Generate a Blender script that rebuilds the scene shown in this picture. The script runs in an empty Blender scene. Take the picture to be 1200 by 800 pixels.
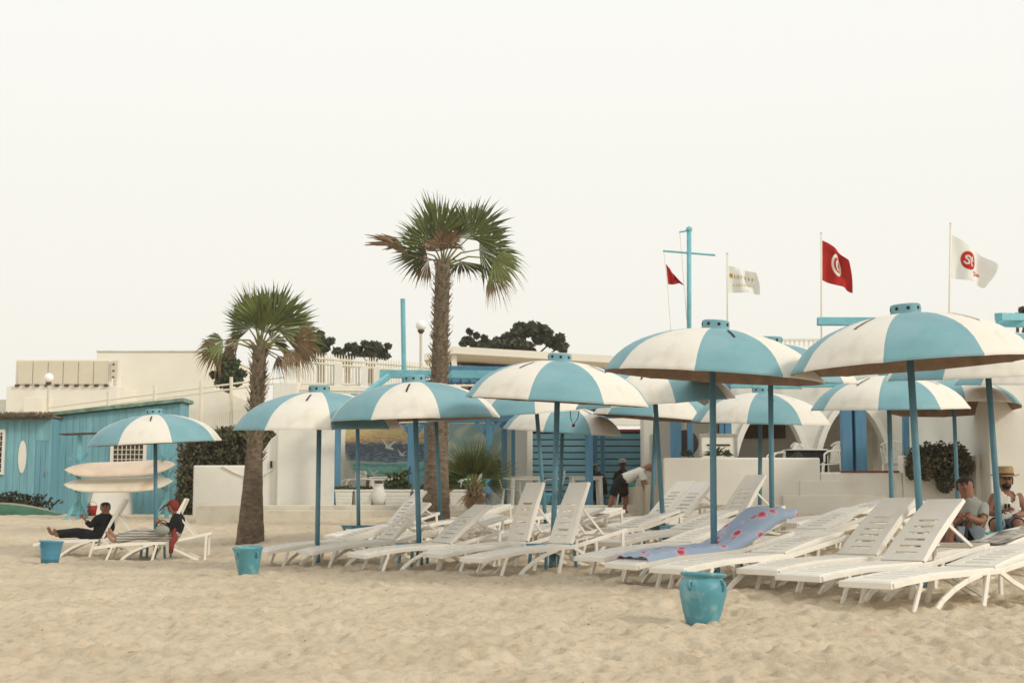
import bpy, bmesh, math, random
import numpy as np
from mathutils import Vector, Matrix, noise, Euler
random.seed(7); rng = np.random.default_rng(7)
sc = bpy.context.scene; COL = sc.collection
R = math.radians
# ------------------------------------------------------------ camera, sky, sun, exposure
FPX, YH, HC = 1667.0, 588.0, 0.95          # focal length in photo pixels, horizon row, eye height
TH = math.atan((YH-400)/FPX)
cam = bpy.data.objects.new('camera', bpy.data.cameras.new('camera')); COL.objects.link(cam)
cam.location = (0, 0, HC); cam.rotation_euler = (math.pi/2+TH, 0, 0)
cam.data.sensor_width = 36; cam.data.lens = 36*FPX/1200; cam.data.clip_end = 3000; cam.data.clip_start = 0.1
cam.data.dof.use_dof = True; cam.data.dof.focus_distance = 16.5; cam.data.dof.aperture_fstop = 5.0
sc.camera = cam
SUN_EL, SUN_AZ = R(30), R(122)             # azimuth clockwise from +Y: right of and a little behind the camera
w = bpy.data.worlds.new('World'); sc.world = w; w.use_nodes = True
nt = w.node_tree; nt.nodes.clear()
sky = nt.nodes.new('ShaderNodeTexSky'); sky.sky_type = 'NISHITA'; sky.sun_disc = False
sky.sun_elevation = SUN_EL; sky.sun_rotation = SUN_AZ; sky.dust_density = 5; sky.air_density = 1.0; sky.ozone_density = 0.5
bg1 = nt.nodes.new('ShaderNodeBackground'); bg1.inputs[1].default_value = 0.05
bg2 = nt.nodes.new('ShaderNodeBackground')
tcw = nt.nodes.new('ShaderNodeTexCoord'); sepw = nt.nodes.new('ShaderNodeSeparateXYZ')
mrw = nt.nodes.new('ShaderNodeMapRange'); mrw.inputs[1].default_value = 0.0; mrw.inputs[2].default_value = 0.42
crw = nt.nodes.new('ShaderNodeValToRGB')
crw.color_ramp.elements[0].position = 0; crw.color_ramp.elements[0].color = (.83, .80, .715, 1)
crw.color_ramp.elements[1].position = 1; crw.color_ramp.elements[1].color = (.895, .895, .855, 1)
nt.links.new(tcw.outputs['Generated'], sepw.inputs[0]); nt.links.new(sepw.outputs[2], mrw.inputs[0])
nt.links.new(mrw.outputs[0], crw.inputs[0]); nt.links.new(crw.outputs[0], bg2.inputs[0])
bg2.inputs[1].default_value = 1.0          # thin bright overcast
mx = nt.nodes.new('ShaderNodeMixShader'); mx.inputs[0].default_value = 0.94
ow = nt.nodes.new('ShaderNodeOutputWorld')
nt.links.new(sky.outputs[0], bg1.inputs[0]); nt.links.new(bg1.outputs[0], mx.inputs[1])
nt.links.new(bg2.outputs[0], mx.inputs[2]); nt.links.new(mx.outputs[0], ow.inputs[0])
sl = bpy.data.lights.new('sun', 'SUN'); sl.energy = 1.5; sl.angle = R(10); sl.color = (1, .92, .80)
so = bpy.data.objects.new('sun', sl); COL.objects.link(so)
sd = Vector((math.sin(SUN_AZ)*math.cos(SUN_EL), math.cos(SUN_AZ)*math.cos(SUN_EL), math.sin(SUN_EL)))
so.rotation_euler = (-sd).to_track_quat('-Z', 'Y').to_euler(); so.location = (20, -20, 30)
sc.view_settings.view_transform = 'Standard'; sc.view_settings.look = 'None'
sc.view_settings.exposure = 0.22; sc.view_settings.gamma = 1; sc.view_settings.use_curve_mapping = False

# ------------------------------------------------------------ calibration helpers
def at(px, py, D):
    u = (px-600)/FPX; v = (400-py)/FPX
    t = D/(math.cos(TH)-v*math.sin(TH))
    return Vector((u*t, D, HC+t*(math.sin(TH)+v*math.cos(TH))))
def S(D): return FPX/D
def X(px, D): return (px-600)/FPX*D
GC = [(-.22, [(0,-.02),(18,.02),(24,-.05),(26,-.04),(28.5,.12),(36,.60),(45,.62),(900,.62)]),
      (-.02, [(0,0),(12,.02),(17.5,.07),(20,.13),(25,.36),(33,.66),(45,.68),(900,.62)]),
      (.22, [(0,0),(11.3,.02),(12.5,.07),(14,.12),(19,.37),(27,.72),(45,.75),(900,.62)])]
def _pl(pts, d):
    return float(np.interp(d, [p[0] for p in pts], [p[1] for p in pts]))
def G(x, y):
    t = x/max(y, .5)
    a, b, c = GC
    va, vb, vc = (_pl(k[1], y) for k in GC)
    if t <= b[0]:
        f = min(max((t-a[0])/(b[0]-a[0]), 0), 1); return va+(vb-va)*f
    f = min(max((t-b[0])/(c[0]-b[0]), 0), 1); return vb+(vc-vb)*f
def P(px, D):
    x = X(px, D); return Vector((x, D, G(x, D)))

# ------------------------------------------------------------ materials
MATS = {}
def mat(name, col, rough=.6, var=.12, scale=6., bump=0., col2=None, metal=0, stretch=(1,1,1), spec=.3, rnd=0., bscale=None, dirt=None):
    if name in MATS: return MATS[name]
    m = bpy.data.materials.new(name); m.use_nodes = True; MATS[name] = m
    n = m.node_tree; b = n.nodes['Principled BSDF']; L = n.links.new
    b.inputs['Roughness'].default_value = rough; b.inputs['Metallic'].default_value = metal
    b.inputs['Specular IOR Level'].default_value = spec
    tc = n.nodes.new('ShaderNodeTexCoord'); mp = n.nodes.new('ShaderNodeMapping'); mp.inputs['Scale'].default_value = stretch
    L(tc.outputs['Object'], mp.inputs[0])
    nz = n.nodes.new('ShaderNodeTexNoise'); nz.inputs['Scale'].default_value = scale; nz.inputs['Detail'].default_value = 6
    nz.inputs['Roughness'].default_value = .65
    L(mp.outputs[0], nz.inputs['Vector'])
    cr = n.nodes.new('ShaderNodeValToRGB'); cr.color_ramp.elements[0].position = .32; cr.color_ramp.elements[1].position = .68
    c2 = col2 if col2 else tuple(c*(1-var*2) for c in col)
    cr.color_ramp.elements[0].color = (*c2, 1); cr.color_ramp.elements[1].color = (*col, 1)
    L(nz.outputs[0], cr.inputs[0]); out = cr.outputs[0]
    if dirt:
        n2 = n.nodes.new('ShaderNodeTexNoise'); n2.inputs['Scale'].default_value = dirt[1]; n2.inputs['Detail'].default_value = 8
        L(mp.outputs[0], n2.inputs['Vector'])
        r2 = n.nodes.new('ShaderNodeValToRGB'); r2.color_ramp.elements[0].position = dirt[2]; r2.color_ramp.elements[1].position = dirt[2]+.14
        L(n2.outputs[0], r2.inputs[0])
        mm = n.nodes.new('ShaderNodeMix'); mm.data_type = 'RGBA'; mm.inputs[7].default_value = (*dirt[0], 1)
        ml = n.nodes.new('ShaderNodeMath'); ml.operation = 'MULTIPLY'; ml.inputs[1].default_value = dirt[3]
        L(r2.outputs[0], ml.inputs[0]); L(ml.outputs[0], mm.inputs[0]); L(out, mm.inputs[6]); out = mm.outputs[2]
    if rnd:
        oi = n.nodes.new('ShaderNodeObjectInfo'); mr = n.nodes.new('ShaderNodeMapRange')
        mr.inputs[3].default_value = 1-rnd; mr.inputs[4].default_value = 1.0
        L(oi.outputs['Random'], mr.inputs[0])
        hs = n.nodes.new('ShaderNodeHueSaturation'); L(mr.outputs[0], hs.inputs['Value']); L(out, hs.inputs['Color']); out = hs.outputs[0]
    L(out, b.inputs['Base Color'])
    if bump:
        bp = n.nodes.new('ShaderNodeBump'); bp.inputs['Strength'].default_value = bump; bp.inputs['Distance'].default_value = .02
        nb = n.nodes.new('ShaderNodeTexNoise'); nb.inputs['Scale'].default_value = bscale or scale*4; nb.inputs['Detail'].default_value = 5
        L(mp.outputs[0], nb.inputs['Vector']); L(nb.outputs[0], bp.inputs['Height']); L(bp.outputs[0], b.inputs['Normal'])
    return m
def vcmat(name, rough=.8, transl=0):
    if name in MATS: return MATS[name]
    m = bpy.data.materials.new(name); m.use_nodes = True; MATS[name] = m
    n = m.node_tree; b = n.nodes['Principled BSDF']; b.inputs['Roughness'].default_value = rough; b.inputs['Specular IOR Level'].default_value = .15
    a = n.nodes.new('ShaderNodeVertexColor'); a.layer_name = 'Col'
    n.links.new(a.outputs[0], b.inputs['Base Color'])
    if transl:
        t = n.nodes.new('ShaderNodeBsdfTranslucent'); n.links.new(a.outputs[0], t.inputs[0])
        x = n.nodes.new('ShaderNodeMixShader'); x.inputs[0].default_value = transl
        o = n.nodes['Material Output']; n.links.new(b.outputs[0], x.inputs[1]); n.links.new(t.outputs[0], x.inputs[2]); n.links.new(x.outputs[0], o.inputs[0])
    return m
M = dict(
 blue=mat('blue gelcoat', (.20,.395,.44), .5, .09, 2.2, .08, dirt=((.24,.36,.38), 2.2, .52, .4), rnd=.12),
 cream=mat('cream gelcoat', (.77,.725,.635), .55, .04, 2.5, .08, dirt=((.52,.46,.36), 2.6, .55, .45), rnd=.08),
 under=mat('bare fibreglass underside', (.30,.20,.135), .8, .16, 5, .2, dirt=((.12,.09,.06), 3, .55, .5)),
 rim=mat('worn rim edge', (.45,.40,.32), .8, .3, 14, .1),
 slot=mat('dark slot', (.035,.022,.016), .9, .1),
 pole=mat('blue painted steel', (.13,.29,.37), .45, .12, 5, .05, dirt=((.20,.22,.20), 9, .62, .5), rnd=.12),
 post=mat('blue painted timber', (.10,.25,.38), .6, .15, 5, .1, stretch=(1,1,.2), dirt=((.20,.30,.36), 6, .6, .5)),
 teal=mat('turquoise painted timber', (.20,.50,.56), .6, .12, 5, .1),
 plastic=mat('white resin', (.86,.82,.73), .42, .03, 3, .03, dirt=((.64,.56,.44), 3.5, .58, .38), rnd=.06),
 grime=mat('grimy resin', (.50,.43,.32), .7, .2, 6, .1),
 white=mat('white limewash', (.81,.78,.70), .85, .05, .8, .25, bscale=9, dirt=((.52,.46,.36), 1.3, .60, .40)),
 whiteg=mat('weathered whitewash', (.74,.72,.65), .9, .07, .9, .35, bscale=12, dirt=((.38,.35,.28), 1.6, .56, .5)),
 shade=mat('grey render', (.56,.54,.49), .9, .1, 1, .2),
 creamw=mat('cream render', (.80,.76,.66), .85, .04, .5, .15, dirt=((.60,.52,.38), .6, .6, .3)),
 beige=mat('beige panel', (.66,.60,.47), .8, .06, .7, .1),
 hut=mat('turquoise boards', (.22,.46,.52), .65, .16, 1.6, .15, stretch=(3,3,.35), dirt=((.22,.42,.42), 3, .58, .5)),
 hut2=mat('deeper turquoise boards', (.18,.39,.47), .65, .16, 1.6, .15, stretch=(3,3,.35), dirt=((.16,.34,.36), 3, .58, .5)),
 slat=mat('petrol blue slats', (.14,.29,.35), .6, .12, 2, .1, stretch=(.4,1,2), dirt=((.25,.33,.35), 3, .6, .5)),
 gap=mat('dark gap', (.09,.07,.07), .9, .1),
 redt=mat('dark red paint', (.28,.04,.03), .7, .1),
 dark=mat('dark interior', (.035,.03,.027), .9, .2),
 thatch=mat('dry thatch', (.26,.20,.12), .95, .3, 20, .5),
 metal=mat('galvanised steel', (.42,.40,.36), .45, .1, 8, metal=.6),
 rail=mat('cream painted railing', (.76,.71,.58), .6, .05, 4),
 globe=mat('opal glass globe', (.88,.87,.84), .25, .01, 4),
 terra=mat('terrace concrete', (.52,.46,.36), .9, .1, 2, .3),
 pot=mat('turquoise glazed pot', (.11,.34,.41), .42, .12, 5, .12, dirt=((.30,.44,.43), 11, .52, .6)),
 potb=mat('blue plastic tub', (.09,.30,.44), .4, .08, 5, .05),
 boardw=mat('sun aged surfboard', (.78,.70,.56), .35, .05, 3, dirt=((.62,.40,.25), 2, .56, .5)),
 boardo=mat('orange striped surfboard', (.76,.60,.46), .35, .08, 3),
 boardbt=mat('white board', (.78,.74,.66), .35, .04, 3),
 wood=mat('brown wood', (.12,.07,.045), .8, .2, 6, .2, stretch=(1,1,.2)),
 skin=mat('skin', (.36,.19,.12), .6, .06, 9), skin2=mat('tanned skin', (.27,.13,.08), .6, .06, 9),
 skin3=mat('dark skin', (.13,.065,.045), .6, .06, 9),
 hair=mat('black hair', (.012,.010,.009), .6, .2, 40, .4),
 black=mat('black cloth', (.014,.014,.016), .9, .2, 12, .3), maroon=mat('dark brown cloth', (.05,.022,.018), .9, .2, 12),
 redc=mat('red brown scarf', (.22,.035,.025), .85, .15, 12, .3), whitec=mat('white cotton', (.66,.63,.56), .9, .05, 9, .4),
 greyc=mat('grey cotton', (.30,.31,.27), .9, .08, 9, .4), straw=mat('straw', (.46,.31,.16), .85, .15, 40, .5),
 denim=mat('pale denim', (.22,.26,.30), .9, .15, 12),
 capc=mat('pale cap cloth', (.42,.40,.35), .9, .05), tealc=mat('turquoise towel', (.10,.42,.44), .95, .1, 12, .5),
 trunk=mat('palm trunk', (.24,.18,.125), .95, .32, 7, .8, stretch=(1,1,2.5)),
 boot=mat('palm leaf bases', (.34,.27,.18), .95, .25, 9, .5),
 leaf=mat('palm green', (.13,.145,.042), .5, .28, 3, col2=(.06,.082,.028)),
 leaf2=mat('palm light green', (.16,.18,.05), .55, .2, 3),
 dead=mat('dry palm brown', (.27,.175,.10), .85, .25, 4),
 stalk=mat('palm petiole', (.26,.25,.09), .6, .2, 4),
 dleaf=mat('dark foliage', (.105,.112,.06), .8, .3, 2, col2=(.055,.06,.035), rnd=.2),
 dleaf2=mat('hedge foliage', (.135,.125,.065), .8, .3, 2, col2=(.07,.066,.036)),
 gleaf=mat('green foliage', (.09,.115,.045), .8, .3, 4),
 kerb=mat('painted kerb', (.66,.61,.50), .9, .08, 1.2, .2, dirt=((.42,.36,.27), 3, .55, .5)),
 boatg=mat('green painted hull', (.05,.15,.09), .6, .25, 2), hull=mat('sandy canvas', (.34,.30,.20), .9, .2, 3),
 gold=mat('gold print', (.6,.42,.14), .8, .1))

# striped cloth
def stripes(name, c1, c2, sc_):
    m = bpy.data.materials.new(name); m.use_nodes = True; n = m.node_tree; b = n.nodes['Principled BSDF']; b.inputs['Roughness'].default_value = .9
    t = n.nodes.new('ShaderNodeTexCoord'); wv = n.nodes.new('ShaderNodeTexWave'); wv.bands_direction = 'Z'; wv.inputs['Scale'].default_value = sc_; wv.inputs['Distortion'].default_value = 2.5
    c = n.nodes.new('ShaderNodeValToRGB'); c.color_ramp.elements[0].color = (*c1,1); c.color_ramp.elements[1].color = (*c2,1)
    n.links.new(t.outputs['Object'], wv.inputs[0]); n.links.new(wv.outputs[0], c.inputs[0]); n.links.new(c.outputs[0], b.inputs['Base Color']); return m
M['striped'] = stripes('striped cotton', (.16,.15,.14), (.52,.49,.42), 7)

# ------------------------------------------------------------ mesh helpers
def obj(name, bm, mats, parent=None, smooth=False, bevel=0, loc=None, rot=None):
    me = bpy.data.meshes.new(name); bm.normal_update(); bm.to_mesh(me); bm.free()
    for m in (mats if isinstance(mats, (list, tuple)) else [mats]): me.materials.append(M[m] if isinstance(m, str) else m)
    if smooth:
        for p in me.polygons: p.use_smooth = True
    o = bpy.data.objects.new(name, me); COL.objects.link(o)
    if parent: o.parent = parent
    if loc is not None: o.location = loc
    if rot is not None: o.rotation_euler = rot
    if bevel:
        md = o.modifiers.new('bevel', 'BEVEL'); md.width = bevel; md.segments = 2; md.limit_method = 'ANGLE'
    return o
def tag(o, label, cat, group=None, kind=None):
    if label: o['label'] = label
    if cat: o['category'] = cat
    if group: o['group'] = group
    if kind: o['kind'] = kind
    return o
def thing(name, label, cat, loc, rz=0, group=None):
    o = bpy.data.objects.new(name, None); COL.objects.link(o); o.location = loc; o.rotation_euler = (0,0,rz); o.empty_display_size = .1
    return tag(o, label, cat, group)
def dup(root):
    r = root.copy(); COL.objects.link(r)
    for ch in list(root.children):
        c = ch.copy(); COL.objects.link(c); c.parent = r
        for g in list(ch.children):
            d = g.copy(); COL.objects.link(d); d.parent = c
    return r
def B(): return bmesh.new()
def box(bm, x0, x1, y0, y1, z0, z1, mi=0, mtx=None):
    vs = [bm.verts.new((x, y, z)) for z in (z0, z1) for x, y in ((x0,y0),(x1,y0),(x1,y1),(x0,y1))]
    fs = [(0,3,2,1),(4,5,6,7),(0,1,5,4),(1,2,6,5),(2,3,7,6),(3,0,4,7)]
    for f in fs:
        fc = bm.faces.new([vs[i] for i in f]); fc.material_index = mi
    if mtx: bmesh.ops.transform(bm, matrix=mtx, verts=vs)
    return vs
def bar(bm, a, b, wx, wz, mi=0, up=Vector((0,0,1))):
    a = Vector(a); b = Vector(b); d = b-a; L = d.length; d.normalize()
    s = d.cross(up)
    if s.length < 1e-4: s = d.cross(Vector((0,1,0)))
    s.normalize(); u = s.cross(d)
    vs = []
    for p in (a, b):
        for i, j in ((-1,-1),(1,-1),(1,1),(-1,1)): vs.append(bm.verts.new(p+s*wx/2*i+u*wz/2*j))
    for f in ((0,1,2,3),(7,6,5,4),(0,4,5,1),(1,5,6,2),(2,6,7,3),(3,7,4,0)):
        bm.faces.new([vs[i] for i in f]).material_index = mi
def tube(bm, pts, rads, seg=10, mi=0, cap=True, flat=1.0):
    pts = [Vector(p) for p in pts]
    if not isinstance(rads, (list, tuple)): rads = [rads]*len(pts)
    rings = []; prev = None
    for i, p in enumerate(pts):
        d = (pts[min(i+1, len(pts)-1)]-pts[max(i-1, 0)]).normalized()
        if prev is None:
            s = d.cross(Vector((0,0,1)))
            if s.length < .05: s = Vector((1,0,0))
            s.normalize()
        else:
            s = (prev-d*prev.dot(d)).normalized()
        prev = s; u = s.cross(d)
        rings.append([bm.verts.new(p+(s*math.cos(2*math.pi*k/seg)+u*math.sin(2*math.pi*k/seg)*flat)*rads[i]) for k in range(seg)])
    for a, b in zip(rings, rings[1:]):
        for k in range(seg):
            bm.faces.new((a[k], a[(k+1)%seg], b[(k+1)%seg], b[k])).material_index = mi
    if cap:
        bm.faces.new(rings[0][::-1]).material_index = mi; bm.faces.new(rings[-1]).material_index = mi
def lathe(bm, prof, seg=32, mi=0, c=(0,0,0)):
    rings = [[bm.verts.new((c[0]+r*math.cos(2*math.pi*k/seg), c[1]+r*math.sin(2*math.pi*k/seg), c[2]+z)) for k in range(seg)] for r, z in prof]
    for a, b in zip(rings, rings[1:]):
        for k in range(seg): bm.faces.new((a[k], a[(k+1)%seg], b[(k+1)%seg], b[k])).material_index = mi
    return rings
def prism(bm, pts, y0, y1, mi=0):
    """polygon in x,z extruded along y"""
    a = [bm.verts.new((p[0], y0, p[1])) for p in pts]; b = [bm.verts.new((p[0], y1, p[1])) for p in pts]
    n = len(pts)
    bm.faces.new(a).material_index = mi; bm.faces.new(b[::-1]).material_index = mi
    for i in range(n): bm.faces.new((a[i], b[i], b[(i+1)%n], a[(i+1)%n])).material_index = mi
def ball(bm, c, r, sx=1, sy=1, sz=1, sub=2, mi=0):
    d = bmesh.ops.create_icosphere(bm, subdivisions=sub, radius=r)
    for v in d['verts']: v.co = Vector((v.co.x*sx, v.co.y*sy, v.co.z*sz))+Vector(c)
    for f in {f for v in d['verts'] for f in v.link_faces}: f.material_index = mi
def zof(py, D, px=600): return at(px, py, D).z

# ------------------------------------------------------------ sand sheet
def make_sand():
    ys = [1.0]
    while ys[-1] < 5.5: ys.append(ys[-1]*1.03)
    while ys[-1] < 20: ys.append(ys[-1]*1.0034)
    while ys[-1] < 60: ys.append(ys[-1]*1.008)
    while ys[-1] < 900: ys.append(ys[-1]*1.08)
    ts = np.concatenate([np.linspace(-1.2,-.47,40), np.linspace(-.46,.46,520), np.linspace(.47,1.2,40)]); ny, nx = len(ys), len(ts)
    co = np.zeros((ny, nx, 3))
    for j, y in enumerate(ys):
        a, b, c = (_pl(k[1], y) for k in GC)
        for i, t in enumerate(ts):
            x = t*(y+1.5); tt = x/y
            z = np.interp(tt, [-.22, -.02, .22], [a, b, c])
            fade = min(1, max(0, (48-y)/15))
            if fade > 0:
                n1 = noise.noise((x*.55, y*.55, 0)); n2 = noise.noise((x*2.3, y*2.3, 5)); 
                p = noise.voronoi((x*2.6+n2*.3, y*2.6, 1))[0]
                d = p[0]; pit = max(0, .42-d)
                n3 = noise.noise((x*7.5, y*7.5, 9))
                p2 = noise.voronoi((x*5.2+n3*.3, y*4.4+n2*.4, 7))[0][0]
                n4 = noise.noise((x*4.6, y*3.6, 11)); n5 = noise.noise((x*10, y*7, 14))
                z += fade*(n1*.03+n2*.03-pit*.07-max(0, .40-p2)*.13+n4*.040+n5*.030+n3*.010+(noise.noise((x*19, y*15, 4))*.016 if y < 18 else 0))
            co[j, i] = (x, y, z)
    me = bpy.data.meshes.new('sand'); me.vertices.add(ny*nx); me.vertices.foreach_set('co', co.ravel())
    idx = np.arange(ny*nx).reshape(ny, nx)
    q = np.stack([idx[:-1,:-1], idx[:-1,1:], idx[1:,1:], idx[1:,:-1]], -1).reshape(-1, 4)
    me.loops.add(q.size); me.loops.foreach_set('vertex_index', q.ravel())
    me.polygons.add(len(q)); me.polygons.foreach_set('loop_start', np.arange(0, q.size, 4)); me.polygons.foreach_set('loop_total', np.full(len(q), 4))
    me.update(); me.validate()
    for p in me.polygons: p.use_smooth = True
    o = bpy.data.objects.new('sand', me); COL.objects.link(o); o['kind'] = 'structure'; o['label'] = 'pale trampled beach sand'
    m = bpy.data.materials.new('beach sand'); m.use_nodes = True; n = m.node_tree; b = n.nodes['Principled BSDF']; L = n.links.new
    b.inputs['Roughness'].default_value = .95; b.inputs['Specular IOR Level'].default_value = .1
    tc = n.nodes.new('ShaderNodeTexCoord')
    def nz(s, det=6, r=.6):
        k = n.nodes.new('ShaderNodeTexNoise'); k.inputs['Scale'].default_value = s; k.inputs['Detail'].default_value = det; k.inputs['Roughness'].default_value = r
        L(tc.outputs['Object'], k.inputs[0]); return k
    a = nz(.9); r1 = n.nodes.new('ShaderNodeValToRGB'); r1.color_ramp.elements[0].position = .3; r1.color_ramp.elements[1].position = .7
    r1.color_ramp.elements[0].color = (.545,.45,.32,1); r1.color_ramp.elements[1].color = (.68,.58,.435,1); L(a.outputs[0], r1.inputs[0])
    c = nz(10.5, 8, .75); r2 = n.nodes.new('ShaderNodeValToRGB'); r2.color_ramp.elements[0].position = .52; r2.color_ramp.elements[1].position = .68
    L(c.outputs[0], r2.inputs[0]); m1 = n.nodes.new('ShaderNodeMix'); m1.data_type = 'RGBA'; m1.inputs[7].default_value = (.44,.30,.18,1)  # brown blotches: sand tint, plus shade of the lumps put into the colour
    ml = n.nodes.new('ShaderNodeMath'); ml.operation = 'MULTIPLY'; ml.inputs[1].default_value = .75
    L(r2.outputs[0], ml.inputs[0]); L(ml.outputs[0], m1.inputs[0]); L(r1.outputs[0], m1.inputs[6])
    d = nz(160, 3); r3 = n.nodes.new('ShaderNodeMapRange'); r3.inputs[3].default_value = .82; r3.inputs[4].default_value = 1.15; L(d.outputs[0], r3.inputs[0])
    hs = n.nodes.new('ShaderNodeHueSaturation'); L(r3.outputs[0], hs.inputs['Value']); L(m1.outputs[2], hs.inputs['Color']); L(hs.outputs[0], b.inputs['Base Color'])
    bp = n.nodes.new('ShaderNodeBump'); bp.inputs['Strength'].default_value = .8; bp.inputs['Distance'].default_value = .05
    e = nz(11, 8, .7); L(e.outputs[0], bp.inputs['Height']); L(bp.outputs[0], b.inputs['Normal'])
    me.materials.append(m)
make_sand()

# ------------------------------------------------------------ setting: buildings behind
def pxbox(bm, x0, x1, yt, yb, D, dep, mi=0):
    """box standing at distance D; x from the near face"""
    box(bm, X(x0, D), X(x1, D), D, D+dep, zof(yb, D), zof(yt, D), mi)
def single(name, bm, m, label, cat, group=None, bevel=0, smooth=False, base=None):
    o = obj(name, bm, m, None, smooth, bevel); return tag(o, label, cat, group)

# terrace left of centre (structure) with painted kerb
bm = B(); box(bm, X(300, 34.4), X(792, 34.4), 34.4, 47, .2, .86); tag(obj('terrace', bm, 'terra'), 'concrete cafe terrace floor', None, kind='structure')
bm = B(); box(bm, X(232, 34), X(790, 34), 34, 34.39, .2, .88); box(bm, X(300, 33.8), X(560, 33.8), 33.7, 33.995, .2, .76)
tag(obj('kerb', bm, 'kerb', bevel=.02), 'painted terrace kerb step', None, kind='structure')
# raised terrace at right
bm = B(); box(bm, X(775, 27.6), X(1260, 27.6), 27.36, 46, .3, 1.32); tag(obj('upper_terrace', bm, 'terra'), 'raised terrace floor behind the white wall', None, kind='structure')

# garden wall at right
t = thing('terrace_wall', 'white limewashed terrace wall running behind the right hand loungers', 'wall', (0,27,0))
bm = B(); D = 27.
def wl(x0, x1, yt, dep=.35, off=0): box(bm, X(x0,D), X(x1,D), off, off+dep, .4, zof(yt, D))
wl(776, 960, 536); wl(960.2, 1056, 553); wl(1056.2, 1136, 533); 
obj('wall', bm, 'white', t, bevel=.03)
bm = B(); wl(1136.5, 1157, 533, .7, -.25); obj('pier', bm, 'white', t, bevel=.03)
bm = B(); wl(935, 1045, 563, .03, -.031); wl(915, 1036, 580, .035, -.067); obj('steps', bm, 'white', t, bevel=.012)
bm = B(); box(bm, X(984,D), X(1052,D), -.02, .37, zof(553,D)+.002, zof(551.6,D)+.004); obj('coping', bm, 'redt', t)
# sloped rendered bank at the end of that wall
bm = B(); prism(bm, [(X(782,26.8), .4), (X(905,26.8), .4), (X(905,26.8), zof(585,26.8)), (X(845,26.8), zof(545,26.8)), (X(800,26.8), zof(594,26.8))], 26.3, 26.98)

bm.free()

# right white house wall
t = thing('white_house', 'plain white house wall at the right edge of the terrace', 'house', (0,26.2,0))
bm = B(); box(bm, X(1158,26.2), X(1420,26.2), 0, 8, .3, zof(447,26.2)); obj('wall', bm, 'white', t, bevel=.03)
bm = B(); box(bm, X(1156,26.2), X(1424,26.2), -.06, 8.06, zof(447,26.2)+.003, zof(443,26.2)); obj('roof', bm, 'whiteg', t, bevel=.02)

# restaurant with arches
def arcade(bm, x0, x1, z0, z1, arches, y0, y1, mi=0):
    """wall with arched openings: (cx, half width, height, pointed)"""
    arches = sorted(arches); x = x0
    for cx, hw, h in arches:
        if cx-hw > x: box(bm, x, cx-hw, y0, y1, z0, z1, mi)
        n = 20; prev = None
        for k in range(n+1):
            xx = cx-hw+2*hw*k/n; zz = z0+h*max(0, 1-abs((xx-cx)/hw)**2.0)**.62
            if prev:
                px_, pz_ = prev
                vs = [bm.verts.new(c) for c in ((px_,y0,pz_),(xx,y0,zz),(xx,y0,z1),(px_,y0,z1),(px_,y1,pz_),(xx,y1,zz),(xx,y1,z1),(px_,y1,z1))]
                for f in ((0,1,2,3),(7,6,5,4),(0,4,5,1),(3,2,6,7)): bm.faces.new([vs[i] for i in f]).material_index = mi
            prev = (xx, zz)
        x = cx+hw
    if x < x1: box(bm, x, x1, y0, y1, z0, z1, mi)
t = thing('restaurant', 'white beach restaurant with arched openings behind the terrace', 'restaurant', (0,33,0)); D = 33.
bm = B(); zt = zof(424, D); arcade(bm, X(850,D), X(1250,D), 1.32, zt, [(X(903,D), .88, 1.8), (X(1000,D), .88, 1.85)], 0, .35)
obj('front_wall', bm, 'whiteg', t)
bm = B()
for cx, hw, h in ((X(903,D),.88,1.8),(X(1000,D),.88,1.85)):
    n = 20; prev = None
    for k in range(n+1):
        f = -1+2*k/n; q = max(0, 1-abs(f)**2.0)**.62
        a = (cx+hw*f, 1.32+h*q); b_ = (cx+(hw+.13)*f, 1.32+(h+.16)*q)
        if prev: prism(bm, [prev[0], a, b_, prev[1]], -.08, -.002)
        prev = (a, b_)
bmesh.ops.recalc_face_normals(bm, faces=bm.faces); obj('arch_moulding', bm, 'white', t)
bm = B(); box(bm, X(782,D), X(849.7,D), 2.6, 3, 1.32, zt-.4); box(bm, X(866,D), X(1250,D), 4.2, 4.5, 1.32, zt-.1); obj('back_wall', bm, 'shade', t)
bm = B(); box(bm, X(780,D), X(1255,D), -.15, 5, zt+.003, zt+.22); obj('roof', bm, 'white', t, bevel=.02)
bm = B()
for k in range(26):
    xx = X(868,D)+k*.11; box(bm, xx, xx+.04, .2, .24, zt+.24, zt+.52)
box(bm, X(866,D), X(866,D)+2.9, .18, .26, zt+.52, zt+.57); obj('roof_railing', bm, 'rail', t)
bm = B(); box(bm, X(882,D), X(903,D), 1, 1.5, zt+.22, zt+.72); obj('chimney', bm, 'creamw', t, bevel=.02)
bm = B(); box(bm, X(1014,D), X(1037,D), 1.2, 1.28, 1.33, 2.75); obj('door', bm, 'beige', t, bevel=.02)
bm = B(); box(bm, X(872,D), X(960,D), 4.12, 4.19, 2.6, 2.95); obj('sign_board', bm, 'wood', t)
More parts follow.
